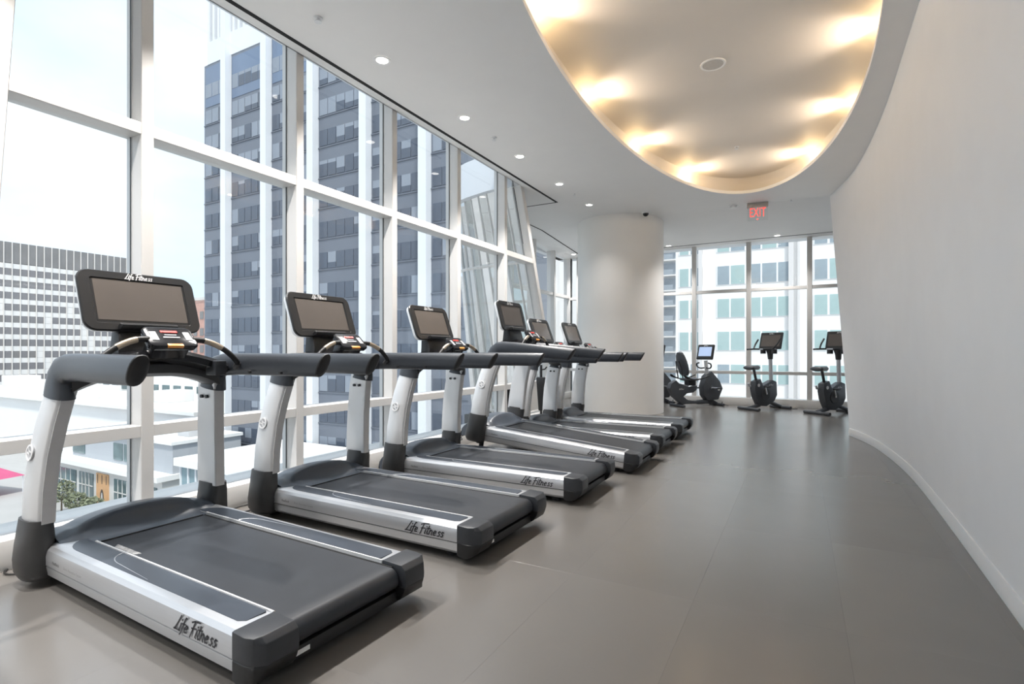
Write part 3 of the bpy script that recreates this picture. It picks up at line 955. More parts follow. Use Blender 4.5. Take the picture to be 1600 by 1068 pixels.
    pd.loft([rrect(.20, .11, .02, -.05), rrect(.25, .145, .028, -.035), rrect(.262, .156, .03, -.008), rrect(.252, .147, .028, 0.002), rrect(.235, .130, .022, .004)])
    pdo = pd.build('control_pod', 'gloss_black', T, xf=PM, angle=40)
    def key(x0, x1, y0, y1, m_, nm='key'):
        MB().box(x0, x1, y0, y1, .003, .0075).build(nm, m_, pdo, xf=PM, bevel=.0015, seg=1)
    key(-.045, .045, .028, .046, 'red_key')
    key(-.032, .032, .006, .014, 'grey_key')
    key(-.044, .044, -.016, -.004, 'grey_key')
    key(-.105, -.070, -.034, .036, 'grey_key')
    key(.070, .105, -.034, .036, 'grey_key')
    MB().box(-.042, .042, -.080, -.060, -.012, .006).build('stop_key', 'orange_key', pdo, xf=PM, bevel=.003, seg=2)
    stk = MB()
    stk.loft([[(1.44, -.10, 1.265), (1.54, -.10, 1.29), (1.54, .10, 1.29), (1.44, .10, 1.265)], [(1.50, -.09, 1.18), (1.62, -.09, 1.19), (1.62, .09, 1.19), (1.50, .09, 1.18)]])
    stk.build('pod_stalk', 'gloss_black', T, bevel=.012)
    # curved grip bars with metal contacts
    for s in (1, -1):
        gp = spline([(1.475, s * .115, 1.288), (1.465, s * .19, 1.280), (1.455, s * .27, 1.245), (1.450, s * .335, 1.195), (1.455, s * .375, 1.150), (1.50, s * .392, 1.120)], 24)
        MB().tube(gp, 0.0165, n=12).build('grip_bar', 'black', T)
        MB().tube(gp[4:11], 0.0172, n=12).build('hand_sensor', 'contact', T)
        MB().tube(gp[19:25], 0.0185, n=12).build('grip_sleeve', 'collar_grey', T)
    # power cord trailing from the hood
    cd = spline([(2.12, .30, .06), (2.17, .34, .02), (2.10, .43, .008), (2.17, .50, .008), (2.26, .44, .008), (2.24, .20, .008)], 24)
    MB().tube(cd, 0.005, n=6).build('power_cord', 'cord', T)
    return T

proto = build_treadmill()
TGROUP = 'treadmills in a row along the window wall'
# rear corner (x, y of the near side), turn in degrees, lift
TM = [
    (-1.615, 1.625, -2.0, 0.0, 'silver and charcoal treadmill at the end of the row farthest from the round column'),
    (-1.575, 2.965, -1.0, 0.0, 'level treadmill, second in the row counting from the end away from the column'),
    (-1.500, 4.335, 0.0, 0.0, 'level treadmill right next to the inclined one, on the side away from the column'),
    (-1.400, 5.60, 0.0, 5.2, 'treadmill whose deck and handrails are raised on an incline'),
    (-1.420, 6.78, 0.0, 0.0, 'level treadmill between the inclined treadmill and the one at the column'),
    (-1.410, 7.90, 0.0, 0.0, 'silver and charcoal treadmill at the row end beside the round white column'),
]
for i, (x, y, rz, tilt, lab) in enumerate(TM):
    t = proto if i == 0 else copy_tree(proto)
    t.location = (x, y, 0)
    M = Matrix.Rotation(R(180 + rz), 4, 'Z') @ Matrix.Translation((0.26, 0, 0)) @ Matrix.Rotation(R(-tilt), 4, 'Y') @ Matrix.Translation((-0.26, 0, 0))
    t.matrix_world = Matrix.Translation((x, y, 0.006 if tilt else 0.0)) @ M
    tag(t, lab, 'treadmill', TGROUP)
    if tilt:
        for s in (1, -1):
            # extended lift legs reach the floor under the raised front
            MB().tube([(1.90, s * .30, .06), (1.915, s * .30, -.125)], 0.028, n=12, up=(1, 0, 0)).build('lift_leg', 'black', t)

# ================================================================== BIKES
def upright_bike(label, loc, rz):
    B = thing('exercise_bike', label, 'exercise bike', loc, rz, 'upright exercise bikes facing the far windows')
    hp = [(-.30, .60), (-.155, .655), (-.08, .51), (.20, .62), (.31, .585), (.325, .30), (.24, .17), (.02, .075), (-.17, .09), (-.28, .28), (-.32, .45)]
    h = MB().prism(hp, 'xz', -.07, .07).build('housing', 'bike_grey', B, bevel=.018, seg=2)
    for s in (1, -1):
        k = MB(); k.cyl((-.215, .52), .035, s * .071, s * .073, n=20, axis='y').build('badge', 'print_white', h)
        obj('logo', script_mesh('Life Fitness', 0.015, 'print_white', face_M((.14, s * .0725, .52), (-s, 0, 0), (0, 0, 1))), h)
        c = MB().cyl((-.02, .33), .12, s * .070, s * .082, n=28, axis='y').build('crank_cover', 'collar_grey', h)
    for s, a in ((1, -70), (-1, 110)):
        dx, dz = .17 * math.cos(R(a)), .17 * math.sin(R(a))
        cr_ = MB().tube([(-.02, s * .10, .33), (-.02 + dx, s * .11, .33 + dz)], .017, n=10, up=(0, 1, 0)).build('crank', 'chrome', B)
        MB().box(-.02 + dx - .05, -.02 + dx + .05, s * .165 - .045, s * .165 + .045, .33 + dz - .014, .33 + dz + .014).build('pedal', 'black', cr_, bevel=.006)
    MB().tube([(-.21, 0, .60), (-.28, 0, .86)], .026, n=14, up=(1, 0, 0)).build('seat_post', 'collar_grey', B)
    se = MB()
    rings = []
    for u in range(11):
        t = u / 10
        x = -.46 + .33 * t
        w = .115 * (1 - t) ** .8 + .035
        if u == 0: w *= .7
        hgt = .048 if 0 < u < 10 else .02
        rings.append([(x, w * math.cos(2 * math.pi * k / 14), .885 + hgt * math.sin(2 * math.pi * k / 14)) for k in range(14)])
    se.loft(rings).build('saddle', 'bike_grey', B, angle=60)
    # stabilisers and their links
    MB().tube([(-.42, -.27, .035), (-.42, .27, .035)], .034, n=12).build('rear_stabiliser', 'bike_grey', B)
    MB().tube([(.50, -.25, .035), (.50, .25, .035)], .034, n=12).build('front_stabiliser', 'bike_grey', B)
    MB().tube([(-.42, 0, .045), (-.12, 0, .10)], .04, n=10).build('rear_frame', 'bike_grey', B)
    MB().tube([(.50, 0, .045), (.18, 0, .15)], .04, n=10).build('front_frame', 'bike_grey', B)
    MB().tube([(.56, .1, .012), (.66, .0, .008), (.60, -.2, .008), (.74, -.22, .008)], .006, n=6).build('power_cord', 'cord', B)
    MB().tube([(.22, 0, .60), (.20, 0, 1.08)], .038, n=16, up=(1, 0, 0)).build('console_post', 'silver', B)
    nk = MB(); nk.tube([(.20, 0, 1.06), (.195, 0, 1.17), (.19, 0, 1.27)], [.048, .058, .085], n=14, up=(1, 0, 0)); nk.build('neck', 'collar_grey', B)
    for s in (1, -1):
        MB().cyl((.15, s * .14), .055, 1.175, 1.265, n=16).build('cup_holder', 'collar_grey', B)
        g = spline([(.17, s * .10, 1.27), (.06, s * .20, 1.275), (-.10, s * .245, 1.27), (-.24, s * .20, 1.265)], 16)
        MB().tube(g, .017, n=10).build('handlebar', 'black', B)
        g2 = spline([(-.02, s * .235, 1.275), (.06, s * .27, 1.36), (.16, s * .275, 1.48)], 12)
        MB().tube(g2, .017, n=10).build('arm_bar', 'black', B)
    MB().box(.05, .24, -.15, .15, 1.255, 1.285).build('tray', 'silver', B, bevel=.01)
    M = Matrix.Translation((.22, 0, 1.455)) @ Matrix.Rotation(R(14), 4, 'Z') @ Matrix.Rotation(R(18), 4, 'Y') @ Matrix.Rotation(R(-90), 4, 'Z') @ Matrix.Rotation(R(90), 4, 'X')
    d = MB().box(-.235, .235, -.19, .18, -.03, .015).build('display', 'bezel', B, xf=M, bevel=.028, seg=3)
    MB().add([(-.195, -.135, .0165), (.195, -.135, .0165), (.195, .115, .0165), (-.195, .115, .0165)], [(0, 1, 2, 3)]).build('screen', 'screen', d, xf=M, recalc=False)
    obj('logo', script_mesh('Life Fitness', 0.012, 'print_white', M @ Matrix.Translation((0, .145, .0170))), d)
    MB().tube([(-.33, .04, .50), (-.37, .04, .50), (-.39, .04, .56)], .02, n=8, up=(0, 1, 0)).build('bottle_clip', 'silver', B)
    return B
upright_bike('upright exercise bike standing alone between the recumbent bike and its twin', (-0.66, 12.28, 0), R(52))
upright_bike('upright exercise bike partly hidden by the end of the curved wall', (0.56, 12.10, 0), R(52))

def recumbent_bike(label, loc, rz, group):
    B = thing('recumbent_bike', label, 'exercise bike', loc, rz, group)
    def P(l):
        return [((x - 520) * .00188, (930 - y) * .0018) for x, y in l]
    bh = MB().prism(P([(172, 700), (195, 640), (262, 602), (300, 640), (450, 695), (552, 672), (545, 725), (500, 757), (410, 768), (362, 805), (420, 848), (520, 862), (700, 858), (700, 898), (340, 898), (225, 800)]), 'xz', -.065, .065).build('base_housing', 'bike_grey', B, bevel=.014, seg=2)
    fh = MB().prism(P([(668, 560), (745, 498), (860, 620), (903, 715), (842, 852), (690, 862), (640, 800), (628, 690)]), 'xz', -.09, .09).build('front_housing', 'bike_grey', B, bevel=.016, seg=2)
    for s in (1, -1):
        MB().cyl(P([(845, 722)])[0], .034, s * .0905, s * .093, n=18, axis='y').build('badge', 'print_white', fh)
        obj('logo', script_mesh('Life Fitness', 0.015, 'print_white', face_M((P([(330, 712)])[0][0], s * .0665, P([(330, 712)])[0][1]), (-s, 0, 0), (0, 0, 1))), bh)
        cx, cz = P([(735, 700)])[0]
        c = MB().tube([(cx, s * .12, cz), (cx - s * .14, s * .13, cz - .02)], .016, n=10, up=(0, 1, 0)).build('crank', 'chrome', B)
        MB().box(cx - s * .14 - .05, cx - s * .14 + .05, s * .19 - .045, s * .19 + .045, cz - .035, cz - .008).build('pedal', 'black', c, bevel=.006)
        MB().cyl((cx, cz), .045, s * .088, s * .115, n=20, axis='y').build('crank_hub', 'chrome', fh)
    MB().prism(P([(272, 655), (430, 690), (440, 670), (280, 636)]), 'xz', -.05, .05).build('slide_rail', 'silver', B, bevel=.004)
    sb = MB()
    rings = []
    for t, w in ((0, .12), (.08, .17), (.3, .205), (.6, .20), (.85, .16), (.97, .11), (1.0, .06)):
        x0, z0 = P([(400 - 75 * t, 545 - 285 * t)])[0]
        rings.append([(x0 + .035 * math.cos(a) - .04 * (1 - abs(math.sin(a))) * 0, w * math.sin(a), z0 + .012 * math.cos(a)) for a in [2 * math.pi * k / 18 for k in range(18)]])
    sb.loft(rings).build('backrest', 'bike_grey', B, angle=60)
    bp = MB()
    x0, z0 = P([(330, 560)])[0]
    bp.tube([(x0 + .02, -.09, z0 - .03), (x0 - .02, -.09, z0 + .20), (x0 - .06, -.05, z0 + .34), (x0 - .06, .05, z0 + .34), (x0 - .02, .09, z0 + .20), (x0 + .02, .09, z0 - .03)], .013, n=8, up=(0, 1, 0))
    bp.build('back_frame', 'black', B)
    st = MB()
    x0, z0 = P([(460, 595)])[0]
    rings = []
    for t, w, hh in ((0, .10, .02), (.1, .17, .035), (.5, .19, .04), (.85, .13, .035), (1, .08, .015)):
        rings.append([(x0 - .17 + .40 * t, w * math.cos(a), z0 + hh * math.sin(a)) for a in [2 * math.pi * k / 16 for k in range(16)]])
    st.loft(rings).build('seat', 'bike_grey', B, angle=60)
    x1, z1 = P([(470, 650)])[0]
    MB().box(x1 - .09, x1 + .10, -.08, .08, z1 - .04, z1 + .08).build('seat_carriage', 'black', B, bevel=.012)
    for s in (1, -1):
        g = spline([(x0 - .15, s * .20, z0 + .02), (x0 - .28, s * .25, z0 + .06), (x0 - .30, s * .25, z0 + .10), (x0 - .1, s * .25, z0 + .01), (x0 + .14, s * .25, z0 + .02), (x0 + .34, s * .25, z0 + .08)], 24)
        MB().tube(g, .014, n=8).build('side_grip', 'black', B)
    px0, pz0 = P([(715, 530)])[0]
    px1, pz1 = P([(695, 365)])[0]
    MB().tube([(px0, 0, pz0 - .05), (px1, 0, pz1)], .042, n=16, up=(1, 0, 0)).build('console_post', 'silver_light', B)
    hz = P([(690, 455)])[0]
    for s in (1, -1):
        g = spline([(hz[0], s * .03, hz[1]), (hz[0] - .02, s * .16, hz[1] - .01), (hz[0] - .04, s * .245, hz[1] + .03), (hz[0] - .05, s * .24, hz[1] + .09), (hz[0] - .05, s * .16, hz[1] + .11)], 18)
        MB().tube(g, .016, n=10).build('handlebar', 'black', B)
    c0 = P([(690, 258)])[0]
    M = Matrix.Translation((c0[0], 0, c0[1])) @ Matrix.Rotation(R(22), 4, 'Z') @ Matrix.Rotation(R(16), 4, 'Y') @ Matrix.Rotation(R(-90), 4, 'Z') @ Matrix.Rotation(R(90), 4, 'X')
    d = MB().box(-.20, .20, -.175, .175, -.035, .015).build('display', 'bezel', B, xf=M, bevel=.03, seg=3)
    MB().add([(-.155, -.10, .0165), (.155, -.10, .0165), (.155, .115, .0165), (-.155, .115, .0165)], [(0, 1, 2, 3)]).build('screen', 'screen_blue', d, xf=M, recalc=False)
    obj('logo', script_mesh('Life Fitness', 0.012, 'print_white', M @ Matrix.Translation((0, .145, .0170))), d)
    MB().tube([(-.42, -.26, .03), (-.42, .26, .03)], .03, n=12).build('rear_stabiliser', 'bike_grey', B)
    MB().tube([(.62, -.24, .03), (.62, .24, .03)], .03, n=12).build('front_stabiliser', 'bike_grey', B)
    MB().tube([(-.42, 0, .035), (-.2, 0, .09)], .035, n=10).build('rear_frame', 'bike_grey', B)
    MB().tube([(.62, 0, .035), (.42, 0, .14)], .04, n=10).build('front_frame', 'bike_grey', B)
    MB().tube([(.1, 0, .085), (.50, 0, .10)], .05, n=10).build('beam', 'bike_grey', B)
    MB().tube(spline([(.66, .1, .012), (.74, .0, .03), (.70, -.1, .09), (.66, -.15, .05), (.76, -.22, .008)], 16), .006, n=6).build('power_cord', 'cord', B)
    return B
recumbent_bike('recumbent exercise bike with a lit blue screen between column and upright bike', (-2.08, 12.30, 0), R(46), 'recumbent bikes facing the far windows')
recumbent_bike('recumbent exercise bike mostly hidden behind the round white column', (-3.17, 12.32, 0), R(46), 'recumbent bikes facing the far windows')

# slim black stand behind the treadmill uprights
sx, sy = -3.74, 7.86
fs = thing('floor_stand', 'slim black tapered stand with a small hook by the window', 'stand', (sx, sy, 0))
MB().cyl((0, 0), 0.13, 0.0, 0.02, n=24).build('foot_plate', 'black', fs)
MB().tube([(0, 0, .02), (0, 0, .28)], .02, n=10, up=(1, 0, 0)).build('stem', 'black', fs)
m = MB()
m.loft([[(-w, -w * .6, z), (w, -w * .6, z), (w, w * .6, z), (-w, w * .6, z)] for w, z in ((.038, .25), (.07, .78), (.062, .80))])
m.build('body', 'black', fs, bevel=.008)
MB().tube([(0, 0, .80), (0, 0, 1.0)], .022, n=10, up=(1, 0, 0)).build('neck', 'black', fs)
MB().tube([(0, 0, .92), (.06, .02, .93), (.09, .03, .97)], .012, n=8).build('hook', 'black', fs)

# ================================================================== OUTDOORS
GZ = -20.0
gr = struct(MB().box(-420, 260, -220, 420, GZ - 1.0, GZ).build('ground', 'street'))

# ---- dark office tower with white piers
TY = 46.0
tw = thing('office_tower', 'dark glass office tower with white vertical piers', 'building', (-53, TY, GZ))
def loc_t(x):
    return x + 53.0
X0, X1 = -76.6, -30.4
TOPZ = 43.0 - GZ
MB().box(loc_t(X0), loc_t(X1), 0.25, 20, 0, TOPZ).build('wall', 'tower_panel', tw)
MB().box(loc_t(X0) + .8, loc_t(X1), 1.0, 20, TOPZ, TOPZ + 16).build('crown', 'louvre_dark', tw)
MB().box(loc_t(X0) + .8, loc_t(X1), 0.2, 1.2, TOPZ, TOPZ + 3.2).build('crown_band', 'tower_white', tw)
k = 0
fin_me = MB().box(-.24, .24, 0.2, 1.0, TOPZ + 3.2, TOPZ + 16).mesh('fin', 'tower_white')
xf_ = loc_t(X0) + 1.1
while xf_ < loc_t(X1):
    obj('fin', fin_me, tw, (xf_, 0, 0)); xf_ += 1.15
piers = [-70.8, -62.2, -53.3, -44.5, -35.8]
pier_me = MB().box(-.55, .55, -0.7, 0.5, 0, TOPZ + 16).mesh('pier', 'tower_white')
for x in piers:
    obj('pier', pier_me, tw, (loc_t(x), 0, 0))
def pane_mesh(w, h_, kind):
    m_ = MB()
    if kind == 0:
        m_.box(-w / 2, w / 2, 0, .08, 0, h_)
        return m_.mesh('pane', ['tower_glass'])
    if kind == 9:
        m_.box(-w / 2, w / 2, 0, .08, 0, h_)
        return m_.mesh('pane', ['tower_blind'])
    b = h_ * (1 - kind * 0.22)
    m_.box(-w / 2, w / 2, 0, .08, 0, b)
    m_.cur = 1
    m_.box(-w / 2, w / 2, 0, .08, b, h_)
    return m_.mesh('pane', ['tower_glass', 'tower_blind'])
FLH = 3.8
rest = MB()
bays = list(zip([X0] + piers, piers + [X1]))
for bi, (a, b) in enumerate(bays):
    a2, b2 = a + (.75 if bi else .35), b - .75
    npn = 5 if 0 < bi < 5 else 3
    pw = (b2 - a2) / npn
    mes = {k: pane_mesh(pw - .14, 1.95, k) for k in (0, 1, 2, 3, 9)}
    for fl_ in range(16):
        z = 1.55 + fl_ * FLH - 0.4
        if z + 2 > TOPZ - 0.5:
            continue
        for q in range(npn):
            u = random.random()
            hi = max(0, fl_ - 10) * .12
            kd = 0 if u < .62 - hi else (1 if u < .76 - hi else (2 if u < .86 - hi else (3 if u < .93 - hi / 2 else 9)))
            cx = loc_t(a2 + pw * (q + .5))
            if bi in (0, 5) or fl_ < 2:
                rest.cur = 0 if kd < 2 else 1
                rest.box(cx - pw / 2 + .07, cx + pw / 2 - .07, .17, .25, z, z + 1.95)
            else:
                obj('pane', mes[kd], tw, (cx, .17, z))
    # joint lines of the spandrel panels
    for q in range(1, npn):
        rest.cur = 1 if False else 0
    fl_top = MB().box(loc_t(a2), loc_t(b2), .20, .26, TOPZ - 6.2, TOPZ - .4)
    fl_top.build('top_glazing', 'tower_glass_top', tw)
r_ = rest.build('far_panes', ['tower_glass', 'tower_blind'], tw)
r_['kind'] = 'stuff'
ledge_me = MB().box(loc_t(X0), loc_t(X1), .15, .24, -.05, .05).mesh('ledge', 'tower_panel')
for fl_ in range(15):
    obj('ledge', ledge_me, tw, (0, 0, 1.0 + fl_ * FLH - .05))

# ---- podium in front of the tower and the low block with shops
pod = thing('podium', 'low pale glass podium with a white roof edge below the dark tower', 'building', (-52, 32, GZ))
MB().box(-5.5, 5.5, 0.2, 12.9, 0, 9.2).build('wall', 'pale_glass', pod)
MB().box(-6, 6, -.3, 13.0, 9.2, 10.0).build('roof_edge', 'roof_white', pod)
for q in range(9):
    MB().box(-5.4 + q * 1.35 - .08, -5.4 + q * 1.35 + .08, 0.05, .25, 0, 9.2).build('mullion', 'tower_white', pod)
lb = thing('shop_block', 'low white shop building with tall display windows along the street', 'building', (-78, 34.4, GZ))
MB().box(-17, 12, 0.4, 10.3, 0, 5.9).build('wall', 'store_white', lb)
MB().box(-17.3, 12.4, -.4, 10.4, 5.9, 6.5).build('cornice', 'roof_white', lb)
MB().box(-13, 12, 1.6, 10.4, 6.5, 10.0).build('upper_wall', 'wall_grey', lb)
MB().box(-13.3, 12.3, 1.3, 10.5, 10.0, 10.4).build('upper_roof', 'roof_white', lb)
ru = MB().box(-1.2, 1.2, 0, 1.6, 0, 1.2)
for x_, y_ in ((9, 4.5), (4, 6)):
    obj('roof_unit', ru.mesh('roof_unit', 'office_grey', bevel=.08), lb, (x_, y_, 10.4))
for q, (x0_, x1_) in enumerate(((-14.6, -8.9), (-8.0, -4.2), (1.2, 5.4), (6.4, 11.0))):
    wv = MB().box(x0_, x1_, .30, .42, .4, 5.0).build('shop_window', 'store_glass', lb)
    for j in range(1, 4):
        xx = x0_ + (x1_ - x0_) * j / 4
        MB().box(xx - .05, xx + .05, .24, .32, .4, 5.0).build('frame', 'store_white', wv)
    MB().box(x0_, x1_, .24, .32, 3.3, 3.42).build('frame', 'store_white', wv)
for x0_, x1_ in ((-12.8, -9.4), (-1.6, .6), (1, 3.2)):
    wv = MB().box(x0_, x1_, 1.5, 1.65, 7.0, 9.2).build('upper_window', 'store_glass', lb)
pb = MB().box(-3.2, -0.2, .25, .42, 0.2, 5.3).build('poster', 'poster_orange', lb)
text_obj('lettering', '111', 1.7, 'poster_ink', pb, face_M((-1.7, .24, 4.5), (1, 0, 0), (0, 0, 1)), spacing=1.3)
pk = MB()
pk.add([(-1.7 + .45 * math.cos(a) * 1.0, .235, 2.3 + 1.0 * math.sin(a)) for a in [2 * math.pi * k / 20 for k in range(20)]], [tuple(range(20))])
pk.build('figure', 'poster_ink', pb)
pk = MB()
pk.add([(-1.7 + .2 * math.cos(a), .23, 2.3 + .6 * math.sin(a)) for a in [2 * math.pi * k / 16 for k in range(16)]], [tuple(range(16))])
pk.build('figure', 'store_white', pb)

# ---- bright low hall with a big pale roof
ha = thing('market_hall', 'wide low white building with flat roofs behind the shops', 'building', (-140, 70, GZ))
MB().box(-60, 55, -20, 2.2, 0, 11).build('wall', 'roof_white', ha)
MB().box(-61, 56, -21, 2.4, 11, 11.6).build('roof', 'roof_white', ha)
MB().box(-30, 40, -6, 2, 11.6, 15).build('upper_wall', 'roof_white', ha)
wn = MB().box(-1.3, 1.3, -.1, .1, 0, 1.4).mesh('window', 'store_glass')
for q in range(16):
    obj('window', wn, ha, (-26 + q * 4.2, -6.05, 12.6))
for q, (x_, y_, w_, d_, h_) in enumerate(((-40, -8, 6, 5, 2.2), (-18, -12, 4, 4, 1.6), (2, -10, 7, 4, 2.0), (20, -14, 4, 3, 1.5), (34, -12, 5, 5, 2.2), (-52, -6, 8, 6, 3.0), (12, -16, 2, 2, 3.0))):
    MB().box(x_ - w_ / 2, x_ + w_ / 2, y_ - d_ / 2, y_ + d_ / 2, 11.6, 11.6 + h_).build('roof_unit', 'block_white', ha, bevel=.15)
for q, (x_, y_) in enumerate(((-10, -2), (15, -3), (30, -2.5))):
    MB().box(x_ - 4, x_ + 4, y_ - 2, y_ + 2, 15, 17.5).build('roof_unit', 'block_white', ha, bevel=.15)

# ---- striped office block far left
BXP = -217.0
ob = thing('striped_office_block', 'wide office block with grey and white stripes and pale fins', 'building', (BXP, 60, GZ))
NB, MW = 22, 2.0
BH = 35.5 - GZ
MB().box(-40, -0.3, -20, NB * MW, 0, BH).build('wall', 'block_dark', ob)
MB().box(-40, -.3, NB * MW, NB * MW + 6, 0, BH - 1.5).build('end_wall', 'block_white', ob)
MB().box(-.3, .12, -20, NB * MW, BH - 6.5, BH).build('top_band', 'block_dark', ob)
fin = MB().box(-.1, .42, -.11, .11, 0, BH).mesh('fin', 'block_mullion')
for q in range(-9, NB + 1):
    obj('fin', fin, ob, (0, q * MW, 0))
FH2 = 3.7
spm = MB().box(-.3, .06, -20, NB * MW, 0, 1.55).mesh('spandrel', 'block_white')
pnm = [MB().box(-.2, .02, .12, MW - .12, 0, 2.05).mesh('pane', k_) for k_ in ('block_pane', 'block_dark', 'block_white')]
stf = MB()
for fl_ in range(12):
    z = BH - 8.2 - fl_ * FH2
    if z < 0:
        break
    obj('spandrel', spm, ob, (0, 0, z))
    for q in range(-9, NB):
        u = random.random()
        kk = 0 if u < .84 else (1 if u < .95 else 2)
        if q >= 0:
            obj('pane', pnm[kk], ob, (0, q * MW, z - 2.1))
# brick building between
bk = thing('brick_building', 'small pink brick building in the gap beside the dark tower', 'building', (-127, 75, GZ))
MB().box(-8, 9, 0, 14, 0, 33.5).build('wall', 'brick_pink', bk)
MB().box(-8.3, 9.3, -.3, 14.3, 33.5, 34.2).build('parapet', 'store_white', bk)
bw = MB().box(-.7, .7, -.12, .1, 0, 1.8).mesh('window', 'block_dark')
for q in range(6):
    for j in range(5):
        obj('window', bw, bk, (-6 + q * 2.6, 0, 13 + j * 4))
# pink market tent, trees, people on the plaza
tn = thing('market_tent', 'bright pink market tent with dark side curtain on the plaza', 'tent', (-106, 31, GZ), R(10))
m = MB()
m.add([(-4, -3, 2.6), (4, -3, 2.6), (4, 3, 2.6), (-4, 3, 2.6), (-1.2, 0, 4.6), (1.2, 0, 4.6)], [(0, 1, 5, 4), (1, 2, 5), (2, 3, 4, 5), (3, 0, 4), (3, 2, 1, 0)])
m.build('canopy', 'pink_canvas', tn)
MB().box(-.6, 3.9, -2.85, -2.75, 0, 2.6).build('curtain', 'dark_canvas', tn)
for sx_ in (-3.8, 3.8):
    for sy_ in (-2.8, 2.8):
        MB().cyl((sx_, sy_), .06, 0, 2.6, n=8).build('pole', 'tower_white', tn)
def tree(x, y, h_, label):
    t = thing('street_tree', label, 'tree', (x, y, GZ), 0, 'street trees before the shops')
    rnd = random.Random(int(x * 10))
    m = MB(); m.tube([(0, 0, 0), (.05, 0, h_ * .35), (0, .08, h_ * .6)], [.12, .09, .05], n=8, up=(1, 0, 0))
    for q in range(5):
        a = q * 1.3
        m.tube([(0, 0, h_ * .4), (h_ * .2 * math.cos(a), h_ * .2 * math.sin(a), h_ * .75)], [.05, .02], n=6, up=(1, 0, 0))
    m.build('trunk', 'bark', t)
    m = MB()
    for q in range(420):
        a, b_ = rnd.uniform(0, 6.28), rnd.uniform(-1, 1)
        rr = h_ * .34 * rnd.uniform(.35, 1) ** .5
        c = Vector((rr * math.cos(a) * math.sqrt(1 - b_ * b_), rr * math.sin(a) * math.sqrt(1 - b_ * b_), h_ * .68 + rr * b_ * .95))
        u = Vector((rnd.uniform(-1, 1), rnd.uniform(-1, 1), rnd.uniform(-1, 1))).normalized() * .22
        w = Vector((rnd.uniform(-1, 1), rnd.uniform(-1, 1), rnd.uniform(-1, 1))).normalized() * .16
        m.add([c - u, c + w, c + u, c - w], [(0, 1, 2, 3)])
    fo = m.build('foliage', 'leaf', t, recalc=False)
    fo['kind'] = 'stuff'
for x_, y_, h_ in ((-84.0, 32.0, 4.6), (-79.4, 31.8, 3.6), (-76.2, 32.2, 3.4)):
    tree(x_, y_, h_, 'thin leafy street tree in front of the shop windows')
def person(x, y, rz, shirt):
    bm = bmesh.new()
    me = bpy.data.meshes.new('person')
    J = [(0, 0, .92), (0, 0, 1.15), (0, 0, 1.42), (0, 0, 1.53), (0, .02, 1.66), (.1, 0, .88), (.11, .12, .48), (.12, .02, .06), (-.1, 0, .88), (-.11, -.1, .48), (-.12, -.22, .08), (.2, 0, 1.40), (.24, -.06, 1.12), (.24, .06, .90), (-.2, 0, 1.40), (-.24, .06, 1.12), (-.24, .18, .92), (.12, .16, .04), (-.12, -.08, .04)]
    E = [(0, 1), (1, 2), (2, 3), (3, 4), (0, 5), (5, 6), (6, 7), (7, 17), (0, 8), (8, 9), (9, 10), (10, 18), (2, 11), (11, 12), (12, 13), (2, 14), (14, 15), (15, 16)]
    rad = [.13, .13, .14, .06, .11, .09, .065, .05, .09, .065, .05, .07, .05, .04, .07, .05, .04, .04, .04]
    me.from_pydata(J, E, [])
    o = bpy.data.objects.new('person', me)
    COL.objects.link(o)
    md = o.modifiers.new('skin', 'SKIN')
    for v, r0 in zip(me.skin_vertices[0].data, rad):
        v.radius = (r0, r0 * .85)
    me.skin_vertices[0].data[0].use_root = True
    o.modifiers.new('sub', 'SUBSURF').levels = 1
    bpy.context.view_layer.update()
    ev = bpy.data.meshes.new_from_object(o.evaluated_get(bpy.context.evaluated_depsgraph_get()))
    bpy.data.objects.remove(o)
    ev.materials.clear()
    ev.materials.append(MATS[shirt])
    p = obj('person', ev, None, (x, y, GZ))
    p.rotation_euler = (0, 0, rz)
    return p
tag(person(-87.2, 31.2, R(60), 'clothes_dark'), 'person in dark clothes walking past the shop windows', 'person')

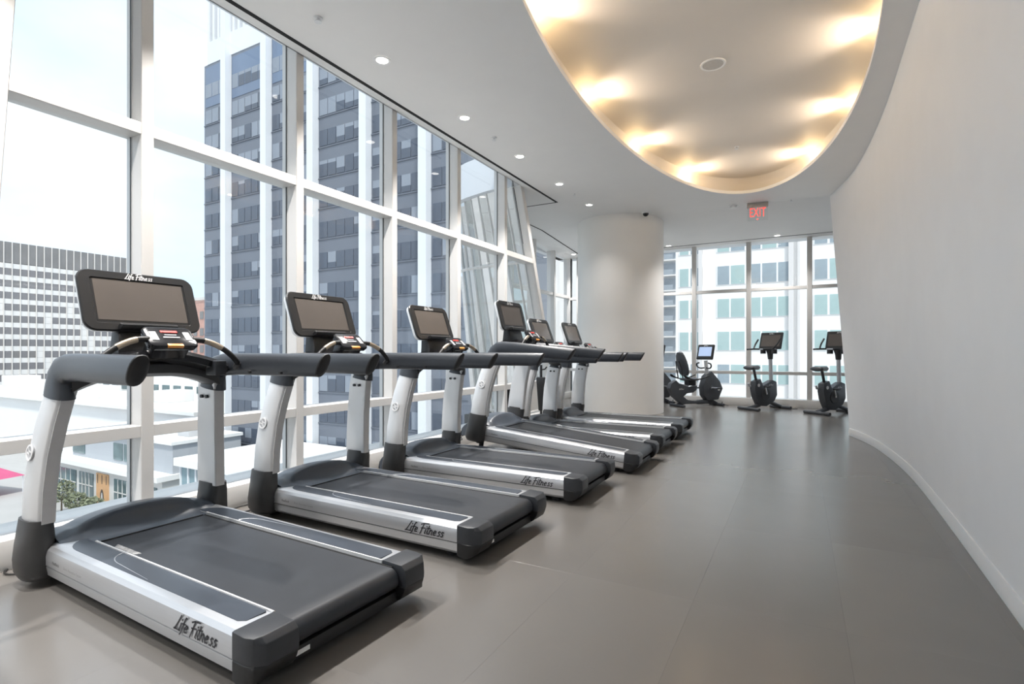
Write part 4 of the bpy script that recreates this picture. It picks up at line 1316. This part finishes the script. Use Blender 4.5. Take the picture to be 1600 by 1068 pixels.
# ---- white office building beyond the far windows
OYP = 66.0
wb = thing('white_office_building', 'white office building with rows of green tinted windows', 'building', (0, OYP, GZ))
WX0, WX1 = -13.3, 22.0
MB().box(WX0, WX1, .3, 25, 0, 48).build('wall', 'office_white', wb)
def px_to_x(px, Y):
    return -Y * math.tan(YAW - math.atan((px - 800) / FPX))
WIN = [(1061, 1076, 1), (1078, 1096, 1), (1120, 1140, 0), (1141, 1164, 0), (1172, 1189, 0), (1190, 1214, 0), (1215, 1237, 0), (1272, 1294, 0), (1296, 1322, 0), (1324, 1348, 0)]
mes = {}
for fl_ in range(12):
    z0 = -14.0 + fl_ * 3.85 - GZ
    for q, (a, b, kd) in enumerate(WIN):
        xa, xb = px_to_x(a, OYP), px_to_x(b, OYP)
        dark = 'office_glass_dark' if (fl_ >= 6 and random.random() < .6) or random.random() < .12 else 'office_glass'
        key_ = (q, dark)
        if key_ not in mes:
            mes[key_] = MB().box(-(xb - xa) / 2 + .06, (xb - xa) / 2 - .06, .0, .12, 0, 2.15).mesh('pane', dark)
        obj('pane', mes[key_], wb, ((xa + xb) / 2, .22, z0))
    for xa, xb in ((px_to_x(1060, OYP), px_to_x(1097, OYP)), (px_to_x(1119, OYP), px_to_x(1165, OYP)), (px_to_x(1171, OYP), px_to_x(1238, OYP)), (px_to_x(1271, OYP), px_to_x(1349, OYP))):
        MB().box(xa, xb, .25, .34, z0 - .06, z0 + 2.21).build('window_frame', 'office_frame', wb)
for a, b in ((1091, 1097), (1232, 1240), (1246, 1250)):
    MB().box(px_to_x(a, OYP), px_to_x(b, OYP), -.02, .3, 0, 48).build('pilaster', 'pilaster', wb)
# ---- balcony towers and a blue tower further back
def balcony_tower(name, label, xa, xb, Y, hgt, m1, m2, fh=3.0):
    t = thing(name, label, 'building', ((xa + xb) / 2, Y, GZ))
    w = (xb - xa) / 2
    MB().box(-w, w, 1.5, 20, 0, hgt).build('wall', m1, t)
    slab = MB().box(-w, w, 0, 1.6, 0, .25).mesh('balcony_slab', 'office_white')
    gl_ = MB().box(-w * .96, w * .45, .02, .08, .25, 1.25).mesh('balustrade', m2)
    win = MB().box(-w * .9, w * .9, 1.35, 1.55, .5, 2.6).mesh('window_band', m2)
    for q in range(int(hgt / fh)):
        obj('balcony_slab', slab, t, (0, 0, q * fh))
        obj('balustrade', gl_, t, (0, 0, q * fh))
        obj('window_band', win, t, (0, 0, q * fh))
    return t
balcony_tower('apartment_tower', 'pale apartment tower with stacked balconies beside the white office building', px_to_x(1024, 105), px_to_x(1062, 105), 105, 70, 'balcony', 'balcony_glass')
balcony_tower('apartment_tower', 'blue grey apartment tower with glazed balconies behind the round column', px_to_x(878, 105), px_to_x(940, 105), 105, 47, 'balcony', 'balcony_glass')
balcony_tower('distant_tower', 'distant slate blue tower between column and window corner', px_to_x(850, 130), px_to_x(876, 130), 130, 36, 'blue_tower', 'balcony_glass')
balcony_tower('pale_block', 'pale distant apartment block seen through the window corner', px_to_x(814, 80), px_to_x(842, 80), 80, 50, 'office_white', 'balcony_glass')
